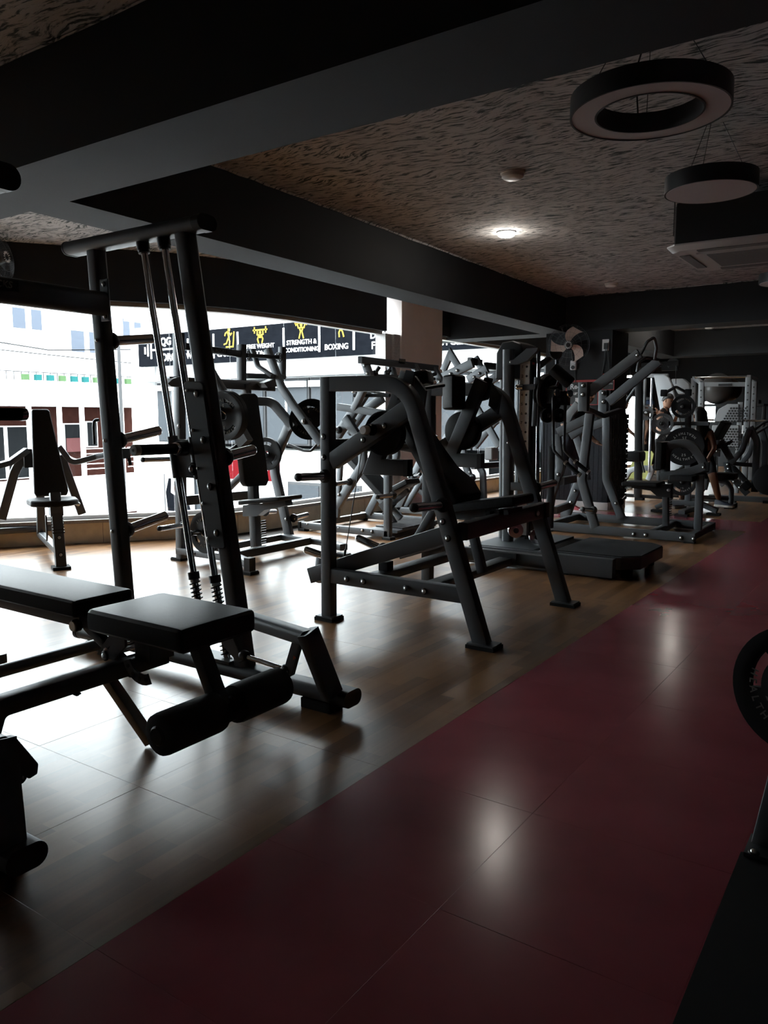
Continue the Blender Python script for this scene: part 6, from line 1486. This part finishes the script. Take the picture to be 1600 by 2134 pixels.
def head(t, c, fd, mat, hair_kind='short', r=.105):
    'face details and hair as children; c = head centre, fd = facing'
    c, f = V(c), V(fd).normalized(); up = V((0, 0, 1)); up = (up - f * up.dot(f)).normalized(); s = up.cross(f)
    def at(a, b_, d): return c + f * a + s * b_ + up * d
    b = B()
    rings = []
    for h, w, d0, d1 in ((-.125, .035, -.02, .062), (-.105, .052, -.055, .078), (-.06, .066, -.078, .086), (0, .075, -.092, .088), (.05, .074, -.092, .082), (.09, .06, -.075, .062), (.115, .03, -.04, .03)):
        rings.append([at((d1 + d0) / 2 + (d1 - d0) / 2 * math.cos(a), w * math.sin(a), h) for a in [2 * math.pi * j / 18 for j in range(18)]])
    b.loops(rings); hd = b.make('head', mat, t)
    b = B(); b.loops([[at(.083, -.012, .015), at(.083, .012, .015), at(.092, .0, .015)], [at(.083, -.018, -.03), at(.083, .018, -.03), at(.112, .0, -.028)], [at(.08, -.014, -.04), at(.08, .014, -.04), at(.09, 0, -.042)]]); b.make('nose', mat, hd)
    for sg in (-1, 1):
        b = B(); b.ball(at(.077, sg * .03, .012), .011, 10, 7); b.make('eye', HAIR, hd); b = B(); b.ball(at(-.005, sg * .077, -.005), .024, 10, 7, sc=(.6, .6, 1.2)); b.make('ear', mat, hd)
    b = B(); b.box(at(.082, 0, -.068), (.006, .045, .010), (f, s, up)); b.make('mouth', simple('lips', (.25, .09, .07), .5), hd)
    b = B(); rings = []
    for h, w, d0, d1 in ((-.03, .076, -.100, -.03), (.02, .083, -.105, .03), (.06, .082, -.104, .088), (.095, .068, -.085, .074), (.125, .036, -.045, .04), (.132, .01, -.012, .012)):
        rings.append([at((d1 + d0) / 2 + (d1 - d0) / 2 * math.cos(a), w * math.sin(a), h) for a in [2 * math.pi * j / 18 for j in range(18)]])
    b.loops(rings); b.make('hair', HAIR, t)
    return at
def shoe(t, heel, fd, mat, sole):
    h, f = V(heel), V(fd).normalized(); s = V((0, 0, 1)).cross(f); b = B(); secs = []
    for a, w, z in ((-.05, .032, .085), (-.03, .038, .095), (.05, .042, .085), (.12, .048, .062), (.19, .042, .045), (.215, .025, .035)):
        secs.append([h + f * a + s * w * k + V((0, 0, zz)) for k, zz in ((-1, .025), (1, .025), (.9, z * .7), (.45, z), (-.45, z), (-.9, z * .7))])
    b.loops(secs); so = b.make('shoe', mat, t, weld=True)
    b = B(); secs = []
    for a, w in ((-.055, .03), (-.04, .04), (.12, .051), (.19, .045), (.222, .025)): secs.append([h + f * a + s * -w, h + f * a + s * w, h + f * a + s * w + V((0, 0, .028)), h + f * a + s * -w + V((0, 0, .028))])
    b.loops(secs, smooth=False); b.make('sole', sole, so)
BLACKCLOTH = simple('black cloth', (.012, .012, .013), .85); NAVY = simple('navy cloth', (.02, .024, .035), .85); WHITECLOTH = simple('white cloth', (.6, .6, .6), .85)
REDSHOE = simple('red shoe', (.35, .02, .03), .6); NAVYSHOE = simple('navy shoe', (.015, .02, .04), .6); PALESOLE = simple('pale sole', (.5, .48, .44), .6)

# man in black behind the pulldown machine, leaning forwards
x, y = -3.80, 9.85
vs = {'pelvis': ((x, y, .95), (.15, .12)), 'waist': ((x + .04, y - .02, 1.10), (.15, .115)), 'chest': ((x + .14, y - .06, 1.30), (.17, .13)), 'neck': ((x + .22, y - .1, 1.43), .055), 'skull': ((x + .26, y - .13, 1.50), .06),
      'sl': ((x + .12, y + .12, 1.37), .065), 'el': ((x + .10, y + .20, 1.10), .045), 'wl': ((x + .28, y + .14, .95), .03), 'sr': ((x + .17, y - .26, 1.36), .065), 'er': ((x + .02, y - .32, 1.16), .047), 'wr': ((x + .22, y - .36, 1.02), .03),
      'hl': ((x + .01, y + .10, .88), .10), 'kl': ((x + .06, y + .16, .48), .07), 'al': ((x - .02, y + .18, .09), .045), 'hr': ((x - .02, y - .10, .88), .10), 'kr': ((x - .10, y - .13, .48), .07), 'ar': ((x - .22, y - .14, .09), .045)}
es = [('pelvis', 'waist', 0), ('waist', 'chest', 0), ('chest', 'neck', 0), ('neck', 'skull', 2), ('chest', 'sl', 0), ('sl', 'el', 0), ('el', 'wl', 2), ('chest', 'sr', 0), ('sr', 'er', 0), ('er', 'wr', 2), ('pelvis', 'hl', 1), ('hl', 'kl', 1), ('kl', 'al', 1), ('pelvis', 'hr', 1), ('hr', 'kr', 1), ('kr', 'ar', 1)]
fingers(vs, es, vs['wl'][0], 'wl', (.8, 0, -.5), (0, 1, 0), 2, 'l'); fingers(vs, es, vs['wr'][0], 'wr', (.8, 0, -.5), (0, 1, 0), 2, 'r')
P1 = figure('person', 'person in black clothes and red shoes bending behind the pulldown machine', (x, y, 0), vs, es, None, [BLACKCLOTH, NAVY, SKIN2])
head(P1, (x + .29, y - .14, 1.56), (.85, -.3, -.35), SKIN2)
shoe(P1, (x - .02, y + .18, 0), (.9, -.4, 0), REDSHOE, WHITECLOTH); shoe(P1, (x - .22, y - .14, 0), (.9, -.4, 0), BLACKCLOTH, PALESOLE)

# man in a white shirt and black vest at the far smith machine
x, y = -3.86, 14.45
vs = {'pelvis': ((x, y, .90), (.15, .115)), 'waist': ((x + .01, y, 1.04), (.15, .11)), 'chest': ((x + .04, y, 1.26), (.18, .13)), 'neck': ((x + .06, y, 1.41), .055), 'skull': ((x + .07, y, 1.47), .055),
      'sl': ((x + .02, y + .19, 1.33), .065), 'el': ((x + .14, y + .25, 1.10), .045), 'wl': ((x + .22, y + .05, 1.22), .03), 'sr': ((x + .02, y - .19, 1.33), .065), 'er': ((x + .02, y - .27, 1.07), .047), 'wr': ((x - .02, y - .20, 1.28), .03),
      'hl': ((x, y + .10, .84), .10), 'kl': ((x + .03, y + .12, .46), .07), 'al': ((x, y + .13, .09), .045), 'hr': ((x, y - .10, .84), .10), 'kr': ((x + .05, y - .12, .46), .07), 'ar': ((x + .02, y - .13, .09), .045)}
es = [('pelvis', 'waist', 3), ('waist', 'chest', 0), ('chest', 'neck', 0), ('neck', 'skull', 2), ('chest', 'sl', 0), ('sl', 'el', 0), ('el', 'wl', 2), ('chest', 'sr', 0), ('sr', 'er', 2), ('er', 'wr', 2), ('pelvis', 'hl', 3), ('hl', 'kl', 1), ('kl', 'al', 1), ('pelvis', 'hr', 3), ('hr', 'kr', 1), ('kr', 'ar', 1)]
fingers(vs, es, vs['wl'][0], 'wl', (.3, -.2, .8), (0, 1, 0), 2, 'l'); fingers(vs, es, vs['wr'][0], 'wr', (-.2, .2, .8), (0, 1, 0), 2, 'r')
P2 = figure('person', 'person with a white shirt hem under a black top gripping the far smith machine bar', (x, y, 0), vs, es, None, [BLACKCLOTH, BLACKCLOTH, SKIN, WHITECLOTH])
head(P2, (x + .09, y, 1.545), (.92, -.25, -.3), SKIN)
shoe(P2, (x, y + .13, 0), (1, -.2, 0), WHITECLOTH, WHITECLOTH); shoe(P2, (x + .02, y - .13, 0), (1, -.2, 0), WHITECLOTH, WHITECLOTH)

# seated woman with long black hair behind the plate tree
x, y = -2.52, 11.66
vs = {'pelvis': ((x, y, .60), (.16, .13)), 'waist': ((x - .02, y + .02, .76), (.13, .10)), 'chest': ((x - .05, y + .02, .98), (.15, .11)), 'neck': ((x - .06, y + .02, 1.13), .048), 'skull': ((x - .07, y + .02, 1.18), .052),
      'sl': ((x - .17, y + .10, 1.05), .055), 'el': ((x - .26, y + .02, .82), .038), 'wl': ((x - .28, y - .16, .70), .027), 'sr': ((x + .08, y - .06, 1.05), .055), 'er': ((x + .16, y - .10, .82), .038), 'wr': ((x + .12, y - .26, .70), .027),
      'hl': ((x - .10, y - .04, .57), .095), 'kl': ((x - .20, y - .40, .52), .065), 'al': ((x - .18, y - .36, .10), .04), 'hr': ((x + .10, y - .04, .57), .095), 'kr': ((x + .20, y - .38, .50), .065), 'ar': ((x + .25, y - .10, .11), .04)}
es = [('pelvis', 'waist', 0), ('waist', 'chest', 0), ('chest', 'neck', 2), ('neck', 'skull', 2), ('chest', 'sl', 0), ('sl', 'el', 2), ('el', 'wl', 2), ('chest', 'sr', 0), ('sr', 'er', 2), ('er', 'wr', 2), ('pelvis', 'hl', 1), ('hl', 'kl', 1), ('kl', 'al', 2), ('pelvis', 'hr', 1), ('hr', 'kr', 1), ('kr', 'ar', 2)]
fingers(vs, es, vs['wl'][0], 'wl', (0, -.8, -.5), (1, 0, 0), 2, 'l'); fingers(vs, es, vs['wr'][0], 'wr', (0, -.8, -.5), (1, 0, 0), 2, 'r')
P3 = figure('person', 'seated person with long black hair and navy shoes behind the plate tree', (x, y, 0), vs, es, None, [BLACKCLOTH, BLACKCLOTH, SKIN2])
at3 = head(P3, (x - .09, y + .02, 1.27), (-.6, .75, -.1), SKIN2)
b = B(); secs = []
for h, w, d0, d1 in ((.10, .05, -.08, .0), (.05, .085, -.118, .03), (-.05, .09, -.125, .0), (-.18, .095, -.14, -.03), (-.32, .09, -.14, -.05), (-.45, .06, -.12, -.06), (-.50, .02, -.10, -.08)):
    secs.append([at3((d1 + d0) / 2 + (d1 - d0) / 2 * math.cos(a), w * math.sin(a), h) for a in [2 * math.pi * j / 14 for j in range(14)]])
b.loops(secs); b.make('long_hair', HAIR, P3)
shoe(P3, (x - .18, y - .33, 0), (-.3, -.9, 0), NAVYSHOE, PALESOLE); shoe(P3, (x + .25, y - .10, .02), (.9, -.35, 0), NAVYSHOE, PALESOLE)

# two dim figures near the far left window
for (x, y, lab, top, h) in ((-4.35, 13.6, 'dim person with bare arms standing in front of the bright far left window', BLACKCLOTH, 1.0), (-4.85, 16.9, 'dim person in a blue cap before the bright far left window', NAVY, .97)):
    vs = {'pelvis': ((x, y, .90 * h), (.15, .115)), 'waist': ((x, y, 1.04 * h), (.14, .105)), 'chest': ((x + .02, y, 1.24 * h), (.17, .12)), 'neck': ((x + .03, y, 1.39 * h), .05), 'skull': ((x + .04, y, 1.44 * h), .055),
          'sl': ((x, y + .18, 1.31 * h), .06), 'el': ((x + .05, y + .24, 1.05 * h), .042), 'wl': ((x + .20, y + .18, .95 * h), .028), 'sr': ((x, y - .18, 1.31 * h), .06), 'er': ((x + .12, y - .24, 1.08 * h), .042), 'wr': ((x + .05, y - .22, .88 * h), .028),
          'hl': ((x, y + .10, .84 * h), .095), 'kl': ((x + .02, y + .12, .46 * h), .065), 'al': ((x, y + .12, .09), .042), 'hr': ((x, y - .10, .84 * h), .095), 'kr': ((x + .02, y - .12, .46 * h), .065), 'ar': ((x, y - .12, .09), .042)}
    es = [('pelvis', 'waist', 0), ('waist', 'chest', 0), ('chest', 'neck', 0), ('neck', 'skull', 2), ('chest', 'sl', 0), ('sl', 'el', 2), ('el', 'wl', 2), ('chest', 'sr', 0), ('sr', 'er', 2), ('er', 'wr', 2), ('pelvis', 'hl', 1), ('hl', 'kl', 1), ('kl', 'al', 1), ('pelvis', 'hr', 1), ('hr', 'kr', 1), ('kr', 'ar', 1)]
    fingers(vs, es, vs['wl'][0], 'wl', (.6, 0, -.6), (0, 1, 0), 2, 'l'); fingers(vs, es, vs['wr'][0], 'wr', (.1, 0, -.9), (0, 1, 0), 2, 'r')
    p = figure('person', lab, (x, y, 0), vs, es, None, [top, BLACKCLOTH, SKIN2])
    a_ = head(p, (x + .06, y, 1.52 * h), (.9, -.3, -.1), SKIN2)
    if top is NAVY:
        b = B(); b.loops([[a_(r * math.cos(q) - .008, r * .85 * math.sin(q), hh) for q in [2 * math.pi * j / 16 for j in range(16)]] for r, hh in ((.112, .05), (.112, .09), (.09, .13), (.04, .145))]); b.make('cap', simple('blue cap cloth', (.05, .08, .16), .8), p)
    shoe(p, (x, y + .12, 0), (1, 0, 0), BLACKCLOTH, PALESOLE); shoe(p, (x, y - .12, 0), (1, 0, 0), BLACKCLOTH, PALESOLE)
